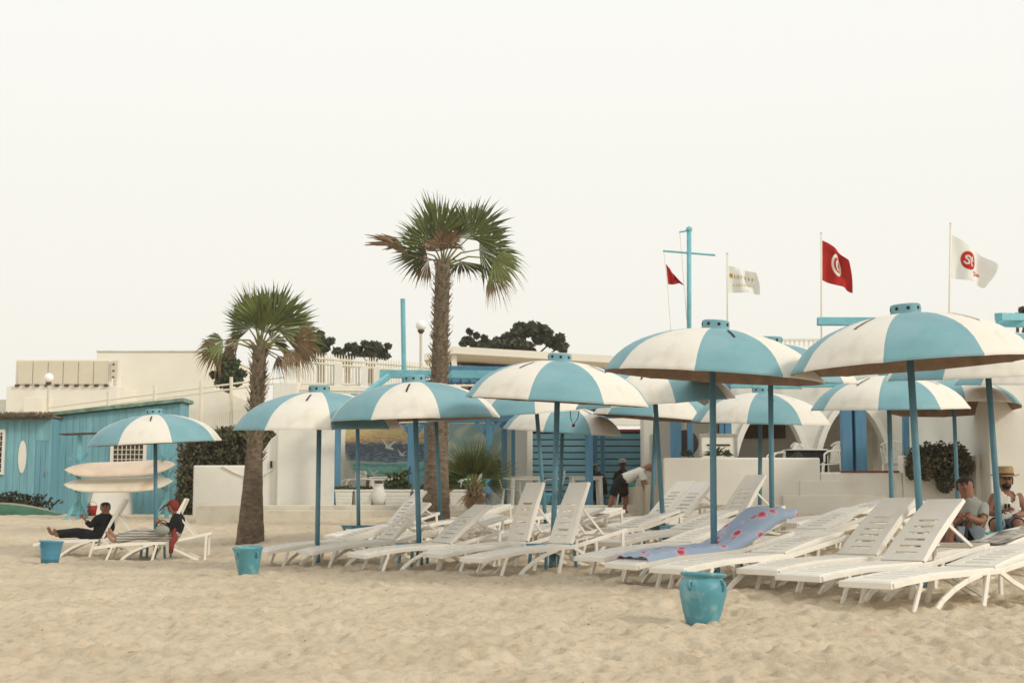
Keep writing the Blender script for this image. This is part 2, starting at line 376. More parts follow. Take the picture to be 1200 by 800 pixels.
# painted decoration on the wall between arches
bm = B(); cx, cz = X(1077,D), zof(505,D)
for k in range(3):
    r_ = .42-.0*k; pts = [(cx+(.38-.05*k)*math.cos(a)*1, -.006, cz+(.52-.12*k)*math.sin(a)) for a in np.linspace(.5+k, 5.6+k*.4, 22)]
    tube(bm, pts, .018, 5)
for k in range(7):
    pts = [(cx-.2+.4*random.random(), -.006, cz-.35+.7*random.random())]
    for j in range(4): pts.append((pts[-1][0]+random.uniform(-.12,.12), -.006, pts[-1][2]+random.uniform(-.12,.12)))
    tube(bm, pts, .016, 5)
obj('wall_painting', bm, mat('ultramarine paint', (.03,.06,.22), .8, .1), t)
bm = B(); box(bm, X(1096,D), X(1100,D), -.012, -.002, zof(530,D), zof(486,D)); obj('wall_painting', bm, mat('violet blue paint', (.05,.05,.25), .8, .1), t)
bm = B(); cx, z0 = X(1113,D), zof(527,D)
tube(bm, [(cx,-.006,z0),(cx+.05,-.006,z0+.7)], .02, 5)
for k in range(8):
    zz = z0+.12+.08*k
    for s_ in (-1,1): tube(bm, [(cx+.02,-.006,zz),(cx+s_*.22,-.006,zz+.13)], [.022,.004], 5)
obj('wall_painting', bm, mat('green wall paint', (.04,.22,.13), .8, .1), t)

# centre: white pillars, blue slatted screen wall
t = thing('slatted_wall', 'blue horizontally slatted screen wall with red top edge behind the cafe tables', 'wall', (0,41,0)); D = 41.
bm = B(); box(bm, X(618,D), X(760,D), .06, .12, .86, zof(504,D)); obj('backing', bm, 'gap', t)
bm = B(); z = .90; zt = zof(504, D)
while z < zt-.15: box(bm, X(618,D), X(760,D), 0, .058, z, z+.152); z += .185
obj('slats', bm, 'slat', t, bevel=.006)
bm = B(); box(bm, X(617,D), X(762,D), -.03, .14, zt-.04, zt+.03); obj('top_rail', bm, 'redt', t)
for i, (x0, x1, lb) in enumerate(((577,624,'broad white pillar left of the blue slatted wall'),(753,783,'white pillar right of the blue slatted wall with grey recess'))):
    bm = B(); pxbox(bm, x0, x1, 446, 600, 40.0, .8); o = single('pillar', bm, 'whiteg', lb, 'pillar', 'white terrace pillars', .03)
    if i: 
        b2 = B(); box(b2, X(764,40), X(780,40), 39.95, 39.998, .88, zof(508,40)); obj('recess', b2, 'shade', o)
bm = B(); pxbox(bm, 622, 760, 482, 498, 46, .4); single('background_wall', bm, 'creamw', 'cream parapet seen above the blue slatted wall', 'wall')

# mural wall
def colgrid(name, fn, mapfn, nu, nv, mat_, parent=None, thick=0):
    me = bpy.data.meshes.new(name); vs = []; cs = []
    for j in range(nv+1):
        for i in range(nu+1):
            u, v = i/nu, j/nv; vs.append(mapfn(u, v)); cs.append((*fn(u, v), 1))
    fs = [(j*(nu+1)+i, j*(nu+1)+i+1, (j+1)*(nu+1)+i+1, (j+1)*(nu+1)+i) for j in range(nv) for i in range(nu)]
    me.from_pydata(vs, [], fs); me.update()
    ca = me.color_attributes.new('Col', 'FLOAT_COLOR', 'POINT')
    ca.data.foreach_set('color', np.array(cs, dtype=np.float32).ravel())
    me.materials.append(mat_)
    for p in me.polygons: p.use_smooth = True
    o = bpy.data.objects.new(name, me); COL.objects.link(o)
    if parent: o.parent = parent
    if thick: md = o.modifiers.new('s', 'SOLIDIFY'); md.thickness = thick
    return o
def mixc(a, b, f): f = min(1, max(0, f)); return tuple(a[i]*(1-f)+b[i]*f for i in range(3))
def mural(u, v):
    n = noise.noise((u*5, v*14, 0)); n2 = noise.noise((u*22, v*40, 3)); vv = v+n*.03
    wh = (.62,.60,.52)
    if vv > .74:
        c = mixc((.60,.46,.18), (.45,.17,.08), (.88-vv)*5+n2); c = mixc(c, (.48,.45,.15), (vv-.86)*7+n*1.5)
    elif vv > .70: c = mixc((.10,.09,.07), (.40,.36,.28), n2*2+.4)
    elif vv > .44: c = mixc((.018,.035,.085), (.10,.19,.26), (.62-vv)*4+n2*1.4)
    elif vv > .425: c = (.35,.42,.40)
    else:
        c = mixc((.14,.44,.38), (.05,.24,.24), n*2.2+n2+.2); c = mixc(c, (.38,.48,.38), (.14-vv)*6+n2)
    # rocks
    r = (u-.28)**2/.045+(v-.02)**2/.06+n2*.5
    r2 = (u-.10)**2/.008+(v-.10)**2/.09+n2*.4
    if min(r, r2) < 1: c = mixc((.045,.028,.025), (.20,.13,.09), n2*2.5+.4)
    # unpainted wall at left edge, curved
    e = .03+.16*abs(v-.72)**1.2*2.2
    c = mixc(wh, c, (u-e+n2*.02)/.05)
    # gulls
    def seg(ax, ay, bx, by, w_):
        dx, dy = bx-ax, by-ay; q = max(0, min(1, ((u-ax)*dx+(v-ay)*dy)/(dx*dx+dy*dy)))
        return math.hypot((u-ax-q*dx)*1.9, v-ay-q*dy) < w_*(1-.5*q)
    for gx, gy, s_ in ((.50,.66,1),(.63,.55,.6),(.36,.27,.7),(.72,.66,.7)):
        if seg(gx,gy,gx-.06*s_,gy+.12*s_,.022*s_) or seg(gx,gy,gx+.07*s_,gy+.08*s_,.022*s_) or seg(gx-.01,gy,gx+.045*s_,gy-.03*s_,.03*s_): c = (.60,.55,.45)
    return mixc(c, (.42,.42,.38), .22)
D = 38.
t = thing('mural_wall', 'white wall painted with a seascape mural of sunset, waves and gulls', 'painted wall', (0,D,0))
bm = B(); box(bm, X(392,D), X(618,D), .01, .3, .86, zof(492,D)); obj('wall', bm, 'white', t, bevel=.02)
colgrid('mural', mural, lambda u, v: (X(394,D)+(X(516,D)-X(394,D))*u, 0, zof(577,D)+(zof(496,D)-zof(577,D))*v), 230, 150, vcmat('mural paint', .85), t)
def mural2(u, v):
    n = noise.noise((u*6, v*8, 30)); n2 = noise.noise((u*22, v*22, 33))
    c = mixc((.50,.54,.46), (.28,.42,.40), n*2+v)
    if v < .35+n*.1: c = mixc((.03,.16,.07), (.10,.30,.12), n2*2+.5)
    if .35 < v < .47+n*.1: c = (.10,.07,.05)
    if v < .1: c = (.5,.48,.4)
    return mixc((.6,.57,.5), c, min((1-u)*6, u*8)+n2*.3)
colgrid('mural', mural2, lambda u, v: (X(518,D)+(X(600,D)-X(518,D))*u, 0, zof(577,D)+(zof(496,D)-zof(577,D))*v), 120, 100, vcmat('mural paint', .85), t)

# white walls left of the mural
D = 36.
t = thing('garden_wall', 'white garden wall with a taller block beside the left palm', 'wall', (0,D,0))
bm = B(); zlow = zof(545,D)
prism(bm, [(X(228,D),.3),(X(326,D),.3),(X(326,D),zof(508,D)),(X(318,D),zof(514,D)),(X(303,D),zof(538,D)),(X(290,D),zlow),(X(228,D),zlow)], 0, .3)
bmesh.ops.recalc_face_normals(bm, faces=bm.faces); obj('wall', bm, 'white', t, bevel=.03)
bm = B(); box(bm, X(326.4,D), X(394,D), -.15, 2.2, .3, zof(497,D)); obj('block', bm, 'white', t, bevel=.04)
bm = B(); pts = [(X(262,D),-.03,zof(546,D)),(X(275,D),-.03,zof(553,D)),(X(290,D),-.03,zof(559,D)),(X(305,D),-.03,zof(560,D)),(X(320,D),-.03,zof(550,D))]
tube(bm, pts, .02, 6); obj('pipe', bm, 'rail', t)
bm = B(); box(bm, X(318,D), X(320,D), -.06, -.001, zof(548,D), zof(540,D)); obj('tap', bm, 'dark', t)

# ---- hedge / leafy masses built from leaf cards through a volume
def leaves(bm, pts, size, mi=0, thin=.5):
    for p in pts:
        n = Vector((random.gauss(0,1), random.gauss(0,1), random.gauss(0,1))).normalized(); a = n.orthogonal().normalized(); b_ = n.cross(a)
        s_ = size*random.uniform(.5, 1.4); ang = random.random()*6.28
        a, b_ = a*math.cos(ang)+b_*math.sin(ang), b_*math.cos(ang)-a*math.sin(ang)
        vs = [bm.verts.new(p+a*s_), bm.verts.new(p+b_*s_*thin), bm.verts.new(p-a*s_), bm.verts.new(p-b_*s_*thin)]
        bm.faces.new(vs).material_index = mi
def blobpts(n, c, rx, ry, rz, pw=.45):
    out = []
    for _ in range(n):
        v = Vector((random.gauss(0,1), random.gauss(0,1), random.gauss(0,1))).normalized()*(random.random()**pw)
        k = 1+.28*noise.noise(v*2.3+Vector(c))
        out.append(Vector((c[0]+v.x*rx*k, c[1]+v.y*ry*k, c[2]+v.z*rz*k)))
    return out
t = thing('hedge', 'dark green hedge climbing behind the white garden wall and surf hut', 'hedge', P(250, 39))
bm = B(); o0 = t.location
pp = []
for (px_, py_, rx, rz) in ((232,535,.55,.8),(250,530,.7,.65),(268,527,.6,.6),(284,530,.6,.6),(222,560,.35,.8),(219,585,.28,.5),(245,518,.5,.35),(272,512,.55,.3),(300,512,.5,.3),(262,545,.6,.5),(310,520,.5,.4)):
    pp += blobpts(1500, at(px_, py_, 39)-o0, rx, .7, rz)
leaves(bm, pp, .07, 0); obj('crown', bm, 'dleaf2', t)
bm = B()
for px_ in (235, 255, 280): tube(bm, [(X(px_,39)-o0.x, 0, -.2), (X(px_,39)-o0.x+.1, .1, 1.2)], [.05,.03], 6)
obj('trunk', bm, 'wood', t)

# ---- blue beach hut, left
def boards(bm, x0, x1, z0, z1, y, step=.16, mi=0, topfn=None):
    x = x0
    while x < x1-.02:
        xe = min(x+step, x1); zt_ = topfn((x+xe)/2) if topfn else z1
        box(bm, x+.004, xe-.004, y-.012+random.uniform(-.004,.004), y, z0, zt_, mi); x += step
D = 41.
t = thing('beach_hut', 'long turquoise boarded beach hut with white framed grille window behind the surfboards', 'hut', (0,D,0))
z0 = .4; xl, xr = X(63,D), X(212,D)
tf = lambda x: zof(487,D)+(zof(471,D)-zof(487,D))*(x-xl)/(xr-xl)
bm = B(); prism(bm, [(xl,z0),(xr,z0),(xr,tf(xr)-.02),(xl,tf(xl)-.02)], .001, 1.0); bmesh.ops.recalc_face_normals(bm, faces=bm.faces); obj('wall', bm, 'hut2', t)
bm = B(); boards(bm, xl, xr, z0, 0, 0, .19, 0, lambda x: tf(x)-.05); box(bm, xl, xr, -.03, -.013, z0, z0+.45); obj('boarding', bm, 'hut', t)
bm = B(); prism(bm, [(xl-.15,tf(xl-.15)),(xr+.1,tf(xr+.1)),(xr+.1,tf(xr+.1)+.1),(xl-.15,tf(xl-.15)+.1)], -.2, 1.15); bmesh.ops.recalc_face_normals(bm, faces=bm.faces)
obj('roof', bm, mat('weathered green fascia', (.22,.36,.28), .9, .3, 3, .3, dirt=((.12,.10,.06), 4, .5, .7)), t)
bm = B(); wx0, wx1, wz0, wz1 = X(131,D), X(173,D), zof(546,D), zof(517,D)
for a, b_, c, d in ((wx0,wx1,wz1-.1,wz1),(wx0,wx1,wz0,wz0+.06),(wx0,wx0+.09,wz0+.06,wz1-.1),(wx1-.09,wx1,wz0+.06,wz1-.1)): box(bm, a, b_, -.07, -.014, c, d)
wf = obj('window', bm, 'boardbt', t)
bm = B(); box(bm, wx0+.09, wx1-.09, -.03, -.016, wz0+.06, wz1-.1); obj('pane', bm, mat('dim window glass', (.07,.055,.035), .25, .2, 3), wf)
bm = B()
for k in range(1, 7): xx = wx0+.09+(wx1-wx0-.18)*k/7; box(bm, xx-.01, xx+.01, -.05, -.031, wz0+.06, wz1-.1)
for k in range(1, 4): zz = wz0+.06+(wz1-wz0-.16)*k/4; box(bm, wx0+.09, wx1-.09, -.062, -.051, zz-.01, zz+.01)
obj('grille', bm, 'rail', wf)
D2 = 40.2
t = thing('beach_hut', 'low turquoise hut with thatched eaves, oval plaque and plank door at the left edge', 'hut', (0,D2,0))
xl, xr = X(-90,D2), X(61,D2); zt = zof(489,D2)
bm = B(); box(bm, xl, xr, .001, 4, .4, zt-.02); obj('wall', bm, 'hut2', t)
bm = B(); boards(bm, xl, X(43,D2), .4, zt-.05, 0, .2); boards(bm, X(61,D2)-.06, xr, .4, zt-.05, 0, .2); box(bm, X(43,D2), X(61,D2)-.06, -.012, 0, zof(516,D2), zt-.05); obj('boarding', bm, 'hut', t)
bm = B(); boards(bm, X(44,D2), X(60,D2), .5, zof(517,D2), -.004, .13); dr = obj('door', bm, 'hut2', t)
bm = B(); tube(bm, [(X(57,D2),-.05,zof(552,D2)),(X(57,D2),-.05,zof(557,D2))], .02, 6); obj('handle', bm, 'metal', dr)
bm = B()
for a in range(1): pass
cx, cz = X(28,D2), zof(535,D2); ring = [bm.verts.new((cx+.115*math.cos(a), -.03, cz+.46*math.sin(a))) for a in np.linspace(0, 2*math.pi, 28, endpoint=False)]
f = bm.faces.new(ring); e = bmesh.ops.extrude_face_region(bm, geom=[f]); bmesh.ops.translate(bm, verts=[v for v in e['geom'] if isinstance(v, bmesh.types.BMVert)], vec=(0,.015,0)); bmesh.ops.recalc_face_normals(bm, faces=bm.faces)
obj('plaque', bm, 'boardbt', t)
bm = B()
for k in range(900):
    xx = random.uniform(xl, xr+.1); zz = zt+random.uniform(-.02,.1); tube(bm, [(xx,-.25+random.random()*.3,zz+.06),(xx+random.uniform(-.05,.05),-.35+random.uniform(-.05,.05),zz-random.uniform(.03,.12))], [.014,.004], 3, cap=False)
box(bm, xl, xr+.05, -.25, 4.2, zt, zt+.06); obj('roof', bm, 'thatch', t)
bm = B(); wx0, wx1, wz0, wz1 = X(-22,D2), X(7.5,D2), zof(556,D2), zof(503,D2)
for a, b_, c, d in ((wx0,wx1,wz1-.09,wz1),(wx0,wx1,wz0,wz0+.08),(wx0,wx0+.08,wz0+.08,wz1-.09),(wx1-.07,wx1,wz0+.08,wz1-.09)): box(bm, a, b_, -.08, -.018, c, d)
wf = obj('window', bm, 'boardbt', t)
bm = B(); box(bm, wx0+.08, wx1-.07, -.04, -.019, wz0+.08, wz1-.09); obj('pane', bm, 'dark', wf)
bm = B()
for k in range(1, 8): zz = wz0+(wz1-wz0)*k/8; box(bm, wx0+.08, wx1-.07, -.06, -.042, zz-.01, zz+.01)
for k in range(1, 5): xx = wx0+(wx1-wx0)*k/5; box(bm, xx-.01, xx+.01, -.075, -.061, wz0+.08, wz1-.09)
obj('grille', bm, 'rail', wf)

# upturned boat / covered hull at far left
t = thing('rowing_boat', 'green and tan upturned boat lying before the thatched hut', 'boat', P(8, 38.2))
bm = B(); rings = []
for i in range(15):
    f = -1+2*i/14; ww = .55*max(.03, 1-abs(f)**2.4); hh = .34*max(.1, 1-abs(f)**2.2)*(1-.22*f); rings.append([bm.verts.new((f*1.65, ww*math.cos(a), hh*math.sin(a))) for a in np.linspace(0, math.pi, 10)])
for a, b_ in zip(rings, rings[1:]):
    for k in range(9):
        f = bm.faces.new((a[k], b_[k], b_[k+1], a[k+1])); f.material_index = 1 if k in (4,5,3) else 0
bmesh.ops.recalc_face_normals(bm, faces=bm.faces); obj('hull', bm, ['boatg', 'hull'], t, True)
bm = B(); leaves(bm, blobpts(1500, (-.3,.8,.3), 1.5, .5, .3), .07); obj('net_pile', bm, mat('dark heap', (.06,.065,.035), .9, .3, 4), t)

# ---- surfboard rack
D = 35.0; base = P(85, D)
t = thing('surfboard_rack', 'turquoise timber rack with angled arms holding two surfboards', 'rack', base)
s_ = S(D)
def rl(px_, py_, dy=0): p = at(px_, py_, D); return (p.x-base.x, dy, p.z-base.z)
for px_ in (86, 190):
    bm = B(); bar(bm, rl(px_+2, 618, .25), rl(px_+4, 508, .25), .09, .09); bar(bm, rl(px_-9, 612, -.1), rl(px_+2, 585, .2), .06, .06); bar(bm, rl(px_+12, 612, .5), rl(px_+3, 590, .3), .05, .05)
    obj('post', bm, 'teal', t)
    for yy in (536, 553.5, 571):
        bm = B(); bar(bm, rl(px_+3, yy+5, .2), rl(px_-7, yy-6, .2), .04, .05); bar(bm, rl(px_+3, yy+5, .3), rl(px_+13, yy-6, .3), .04, .05); bar(bm, rl(px_-1, yy+2, -.35), rl(px_-1, yy+2, .45), .05, .05)
        obj('arm', bm, 'hut2', t)
bm = B(); bar(bm, rl(70, 508.5, .2), rl(112, 507, .2), .5, .03); obj('top_plank', bm, 'wood', t)
bm = B(); bar(bm, rl(175, 507, .2), rl(212, 506, .2), .3, .03); obj('top_plank', bm, 'wood', t)
def surfboard(name, label, pc, L, W, T, rot, m1, m2, group, fins=True):
    t = thing(name, label, 'surfboard', pc, 0, group); t.rotation_euler = rot
    bm = B(); rings = []
    N = 28
    for i in range(N+1):
        f = -1+2*i/N; ww = W/2*max(.04, (1-abs(f)**6))*(1+.05*f) if abs(f) < .999 else .01; th = T*max(.12, 1-abs(f)**4); rk = .09*abs(f)**2.5*(1 if f > 0 else .5)
        rings.append([bm.verts.new((f*L/2, ww*math.cos(a), th/2*math.sin(a)+rk)) for a in np.linspace(0, 2*math.pi, 16, endpoint=False)])
    for a, b_ in zip(rings, rings[1:]):
        for k in range(16): bm.faces.new((a[k], b_[k], b_[(k+1)%16], a[(k+1)%16])).material_index = 1 if k in (4,5,6,1,2,3,0,7) and m2 else 0
    bm.faces.new(rings[0]); bm.faces.new(rings[-1][::-1]); bmesh.ops.recalc_face_normals(bm, faces=bm.faces)
    obj('board', bm, [m1, m2 or m1], t, True)
    if fins:
        bm = B(); prism(bm, [(-L/2+.22,-.03),(-L/2+.42,-.03),(-L/2+.26,-.2)], -.006, .006); bmesh.ops.recalc_face_normals(bm, faces=bm.faces); obj('fin', bm, 'dark', t)
        bm = B(); tube(bm, [(.35,-W*.30,-T*.45),(.75,-W*.27,-T*.4)], .022, 6); obj('strap', bm, 'dark', t)
surfboard('surfboard', 'upper pale surfboard with orange underside line lying on the turquoise rack', at(141, 549.5, D), 2.7, .62, .17, (R(36),R(-2),R(2)), 'boardw', 'boardo', 'surfboards on the rack')
surfboard('surfboard', 'lower pale surfboard lying on the turquoise rack', at(139, 568, D), 2.65, .62, .16, (R(34),R(-1),R(2)), 'boardw', None, 'surfboards on the rack')
# leaning white board panel behind
t = thing('board_panel', 'white panel with metal edges leaning against the turquoise hut under the rack', 'panel', P(131, 39.6))
bm = B(); s_ = S(39.6); hh = 28/s_
prism(bm, [(-26/s_,0),(27/s_,0),(21/s_,hh+.1),(-20/s_,hh+.1)], 0, .06); bmesh.ops.recalc_face_normals(bm, faces=bm.faces); a = obj('panel', bm, 'boardbt', t, bevel=.01)
for q in (-26.5, 27.5):
    bm = B(); bar(bm, (q/s_,-.04,0), (q*.8/s_,-.04,hh+.12), .04, .05); obj('edge', bm, 'metal', t)
t.rotation_euler = (R(-12),0,0)
# clutter under the rack
t = thing('crate', 'small light blue crate on the sand under the surfboard rack', 'crate', P(97, 36.5))
bm = B()
for k in range(3): box(bm, -.22,.22,-.17,-.15,.02+k*.11,.1+k*.11); box(bm, -.22,.22,.15,.17,.02+k*.11,.1+k*.11); box(bm, -.22,-.2,-.148,.148,.02+k*.11,.1+k*.11); box(bm, .2,.22,-.148,.148,.02+k*.11,.1+k*.11)
box(bm, -.19,.19,-.14,.14,.0,.02); obj('slats', bm, 'teal', t)
bm = B(); box(bm, -.23,-.19,-.18,.18,0,.36); box(bm, .19,.23,-.18,.18,0,.36); bm.free()
t = thing('bucket', 'small red bucket beside the light blue crate', 'bucket', P(111, 36.6))
bm = B(); lathe(bm, [(0,0),(.1,0),(.14,.26),(.125,.26),(.09,.02),(0,.02)], 20); obj('body', bm, mat('red plastic', (.42,.04,.03), .4, .05), t, True)
bm = B(); tube(bm, [(.13*math.cos(a), 0, .25+.11*math.sin(a)) for a in np.linspace(0, math.pi, 10)], .006, 5); obj('handle', bm, 'metal', t)

# ---- pale buildings far left
t = thing('white_building', 'cream building with a beige panelled parapet at the far left', 'building', (0,60,0)); D = 60.
bm = B(); box(bm, X(6,D), X(137,D), 0, 12, .3, zof(452,D)); box(bm, X(16,D), X(128,D), 0, .4, zof(452,D), zof(421,D)); obj('wall', bm, 'creamw', t, bevel=.02)
bm = B()
n = 6
for k in range(n):
    a, b_ = X(19,D)+(X(126,D)-X(19,D))*k/n, X(19,D)+(X(126,D)-X(19,D))*(k+1)/n; box(bm, a+.02, b_-.02, -.06, -.001, zof(450,D), zof(423,D))
obj('parapet_panels', bm, 'beige', t)
bm = B()
for k in range(10): xx = X(19+k*11.6,D); box(bm, xx-.08, xx+.08, -.12, -.002, zof(453,D), zof(450.5,D))
obj('brackets', bm, 'wood', t)
bm = B(); box(bm, X(129,D), X(136,D), -.1, -.001, zof(443,D), zof(423,D)); sg = obj('vent_panel', bm, 'beige', t)
bm = B()
for yy in (427,434.5,442): ball(bm, (X(132,D),-.12,zof(yy,D)), .05, sub=1)
obj('bolts', bm, 'wood', sg)
bm = B(); box(bm, X(40,D), X(62,D), -1.4, -.001, .3, zof(468,D)); obj('annexe', bm, 'creamw', t, bevel=.02)
t = thing('white_building', 'tall plain white building block behind the turquoise surf hut', 'building', (0,63,0)); D = 63.
bm = B(); box(bm, X(111,D), X(250,D), 0, 14, .3, zof(412,D)); obj('wall', bm, 'creamw', t, bevel=.02)
bm = B(); box(bm, X(110,D), X(251,D), -.06, 14, zof(412,D)+.003, zof(410.5,D)); obj('coping', bm, 'whiteg', t)
bm = B(); box(bm, X(137,D), X(140.5,D), -.3, -.003, .3, zof(420,D)); obj('pilaster', bm, 'white', t); 
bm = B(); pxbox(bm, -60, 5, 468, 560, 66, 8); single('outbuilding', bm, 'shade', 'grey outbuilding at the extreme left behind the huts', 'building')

# sloping ramp with handrails behind hedge
D = 50.
t = thing('ramp', 'cream access ramp with two tiers of handrail rising to the right', 'ramp', (0,D,0))
bm = B(); prism(bm, [(X(60,D),.3),(X(348,D),.3),(X(348,D),zof(500,D)),(X(212,D),zof(500,D)),(X(60,D),zof(480,D))], 0, .4)
prism(bm, [(X(205,D),zof(500,D)-.0),(X(330,D),zof(500,D)),(X(330,D),zof(478,D)),(X(290,D),zof(470,D)),(X(252,D),zof(455,D)),(X(205,D),zof(458,D))], .6, 1.0)
bmesh.ops.recalc_face_normals(bm, faces=bm.faces); obj('wall', bm, 'creamw', t)
bm = B()
def rlD(px_, py_, y=0): p = at(px_, py_, D); return (p.x, y, p.z)
for (a, b_) in (((60,478),(348,441)),((60,484),(348,447)),((212,517),(348,489)),((212,511),(348,484))):
    tube(bm, [rlD(*a, -.3), rlD(*b_, -.3)], .035, 6)
obj('handrail', bm, 'rail', t)
for px_ in (130,184,238,273,306,345):
    bm = B(); tube(bm, [rlD(px_, 520, -.3), rlD(px_, 462-(px_-130)*.115-3, -.3)], .06, 6); obj('post', bm, 'rail', t)
bm = B()
for k in range(60):
    px_ = 213+k*2.3; tube(bm, [rlD(px_, 513-(px_-212)*.2, -.3), rlD(px_, 494-(px_-212)*.2, -.3)], .012, 4, cap=False)
obj('mesh_infill', bm, 'rail', t)

# fence on top of retaining wall
D = 48.
t = thing('picket_fence', 'cream metal picket fence on a white retaining wall behind the umbrellas', 'fence', (0,D,0))
bm = B(); box(bm, X(345,D), X(540,D), 0, .4, .3, zof(452,D)); obj('retaining_wall', bm, 'white', t, bevel=.03)
bm = B(); box(bm, X(322,D), X(351,D), -.5, .5, .3, zof(449,D)); prism(bm, [(X(333,D),zof(449,D)),(X(347,D),zof(449,D)),(X(347,D),zof(416,D)),(X(333,D),zof(410,D))], -.2, .45); bmesh.ops.recalc_face_normals(bm, faces=bm.faces); obj('column', bm, 'white', t, bevel=.03)
def ftop(px_): return 411+(px_-346)*.085
for sx0, sx1, nm in ((347, 425, 0), (427, 560, 1)):
    bm = B(); px_ = sx0
    while px_ < sx1:
        tube(bm, [rlD(px_, 452, .2), rlD(px_, ftop(px_)+4, .2), rlD(px_, ftop(px_)-1, .2)], [.035,.03,.006], 5, cap=False); px_ += 3.3 if nm == 0 else 3.1
    obj('pickets', bm, 'rail', t)
bm = B()
for dy in (6, 12, 38): tube(bm, [rlD(347, 411+dy, .2), rlD(560, 411+dy+(18 if dy<30 else 2), .2)], .045, 6)
obj('rail', bm, 'rail', t)
for px_ in (395, 426, 441, 520):
    bm = B(); box(bm, X(px_,D)-.12, X(px_,D)+.12, .05, .35, zof(452,D), zof(ftop(px_)+10,D)); obj('post', bm, 'white', t)
bm = B(); px_ = 352
while px_ < 470: tube(bm, [rlD(px_, 480, -.2), rlD(px_, 456, -.2)], .03, 5, cap=False); px_ += 3.6
tube(bm, [rlD(350, 457, -.2), rlD(470, 459, -.2)], .05, 6); obj('lower_pickets', bm, 'rail', t)

# roofed building behind centre
t = thing('cafe_building', 'low white building with overhanging flat roof behind the tall palm', 'building', (0,56,0)); D = 56.
bm = B(); pts = [(X(500,D),zof(421,D)),(X(532,D),zof(412,D)),(X(735,D),zof(424,D)),(X(735,D),zof(432,D)),(X(532,D),zof(420,D)),(X(500,D),zof(428,D))]
prism(bm, pts, -2, 8); bmesh.ops.recalc_face_normals(bm, faces=bm.faces); obj('roof', bm, 'creamw', t)
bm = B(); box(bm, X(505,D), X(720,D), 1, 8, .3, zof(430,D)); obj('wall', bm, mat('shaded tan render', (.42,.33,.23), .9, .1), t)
bm = B(); box(bm, X(531,D), X(537,D), -1.8, -1.4, .3, zof(420,D)); obj('column', bm, 'white', t)
bm = B(); box(bm, X(548,D), X(570,D), .9, .99, zof(470,D), zof(428,D)); obj('window', bm, 'dark', t)

# ---- blue pergola (terrace)
D = 35.6
t = thing('pergola', 'blue timber pergola with louvred roof over the cafe terrace', 'pergola', (0,0,0))
def post(px_, yt, yb, D_, w_=.17, m_='post'):
    bm = B(); p = at(px_, yt, D_); box(bm, p.x-w_/2, p.x+w_/2, D_-w_/2, D_+w_/2, zof(yb, D_), p.z); return obj('post', bm, m_, t, bevel=.01)
for px_, D_, w_ in ((396.5,35.2,.14),(463,40,.12),(482,35.2,.16),(500,37.5,.12),(573,35.2,.16),(591,37.5,.14),(601.5,37.4,.10),(690,35.2,.18),(697,37.5,.12),(706,37.5,.11)): post(px_, 478, 594, D_, w_)
def bx2(n_, a, b_, wx, wz, m_): bm_ = B(); bar(bm_, a, b_, wx, wz); return obj(n_, bm_, m_, t, bevel=.008)
zb = zof(437, 35.2)
bx2('beam', at(445,438,35.2), at(735,440,35.2), .12, .2, 'teal'); bx2('beam', at(520,432,38), at(735,435,38), .12, .16, 'post')
bx2('beam', at(455,441,34.9), at(428,462,33.2), .1, .14, 'teal'); bx2('beam', at(390,496,35.2), at(735,486,35.2), .12, .14, 'post')
bx2('brace', at(397.5,505,35.2), at(391,497,35.2), .1, .12, 'post')
for px_ in (484, 572, 689.5):
    for s_ in (-1,1): bx2('brace', at(px_,512,35.2), at(px_+s_*14,494,35.2), .08, .1, 'post')
bx2('brace', at(591,500,37.5), at(579,492,37.5), .1, .12, 'post'); bx2('brace', at(706,507,37.5), at(693,495,37.5), .1, .12, 'post')
bm = B()
for k in range(24):
    xx = X(500,36)+k*.22; bar(bm, (xx, 34.3, zof(456,36)), (xx+.5, 38.2, zof(437,36)), .15, .03)
obj('louvre', bm, mat('dark louvre', (.035,.06,.07), .6, .1), t)
bm = B()
for k in range(24):
    xx = X(500,36)+.075+k*.22; bar(bm, (xx, 34.25, zof(455,36)+.03), (xx+.5, 38.25, zof(436,36)+.03), .03, .07)
obj('rafters', bm, 'post', t)

# right terrace pergola posts
t = thing('pergola', 'blue pergola posts and turquoise beams over the raised right terrace', 'pergola', (0,0,0))
for px_, D_, w_ in ((791,31,.22),(808,31.5,.12),(845,30.2,.1),(852,30.2,.14),(990,28.6,.2),(997,28.7,.05),(1006,28.6,.22),(1123,30.5,.2),(1151,30.5,.13),(1156,30.5,.13)): post(px_, 450, (552 if 985<px_<1010 else 545), D_, w_, 'post')
for a, b_ in (((958,376.5),(1075,377)),((1168,378),(1260,380))): bx2('beam', at(*a, 28.6), at(*b_, 28.6), .16, .16, 'teal')
bx2('beam', at(1240,372,34), at(1170,371,26), .14, .14, 'teal'); bx2('post', at(1060,378,28.6), at(1062,560,28.6), .12, .12, 'post')
bx2('beam', at(785,452,30.2), at(1000,450,30.2), .1, .12, 'teal'); pass
bm = B()
for k in range(18): ball(bm, at(884+k*3.2, 453.5, 30.1), .05, 1, .4, 1, 1)
obj('scalloped_trim', bm, 'teal', t)
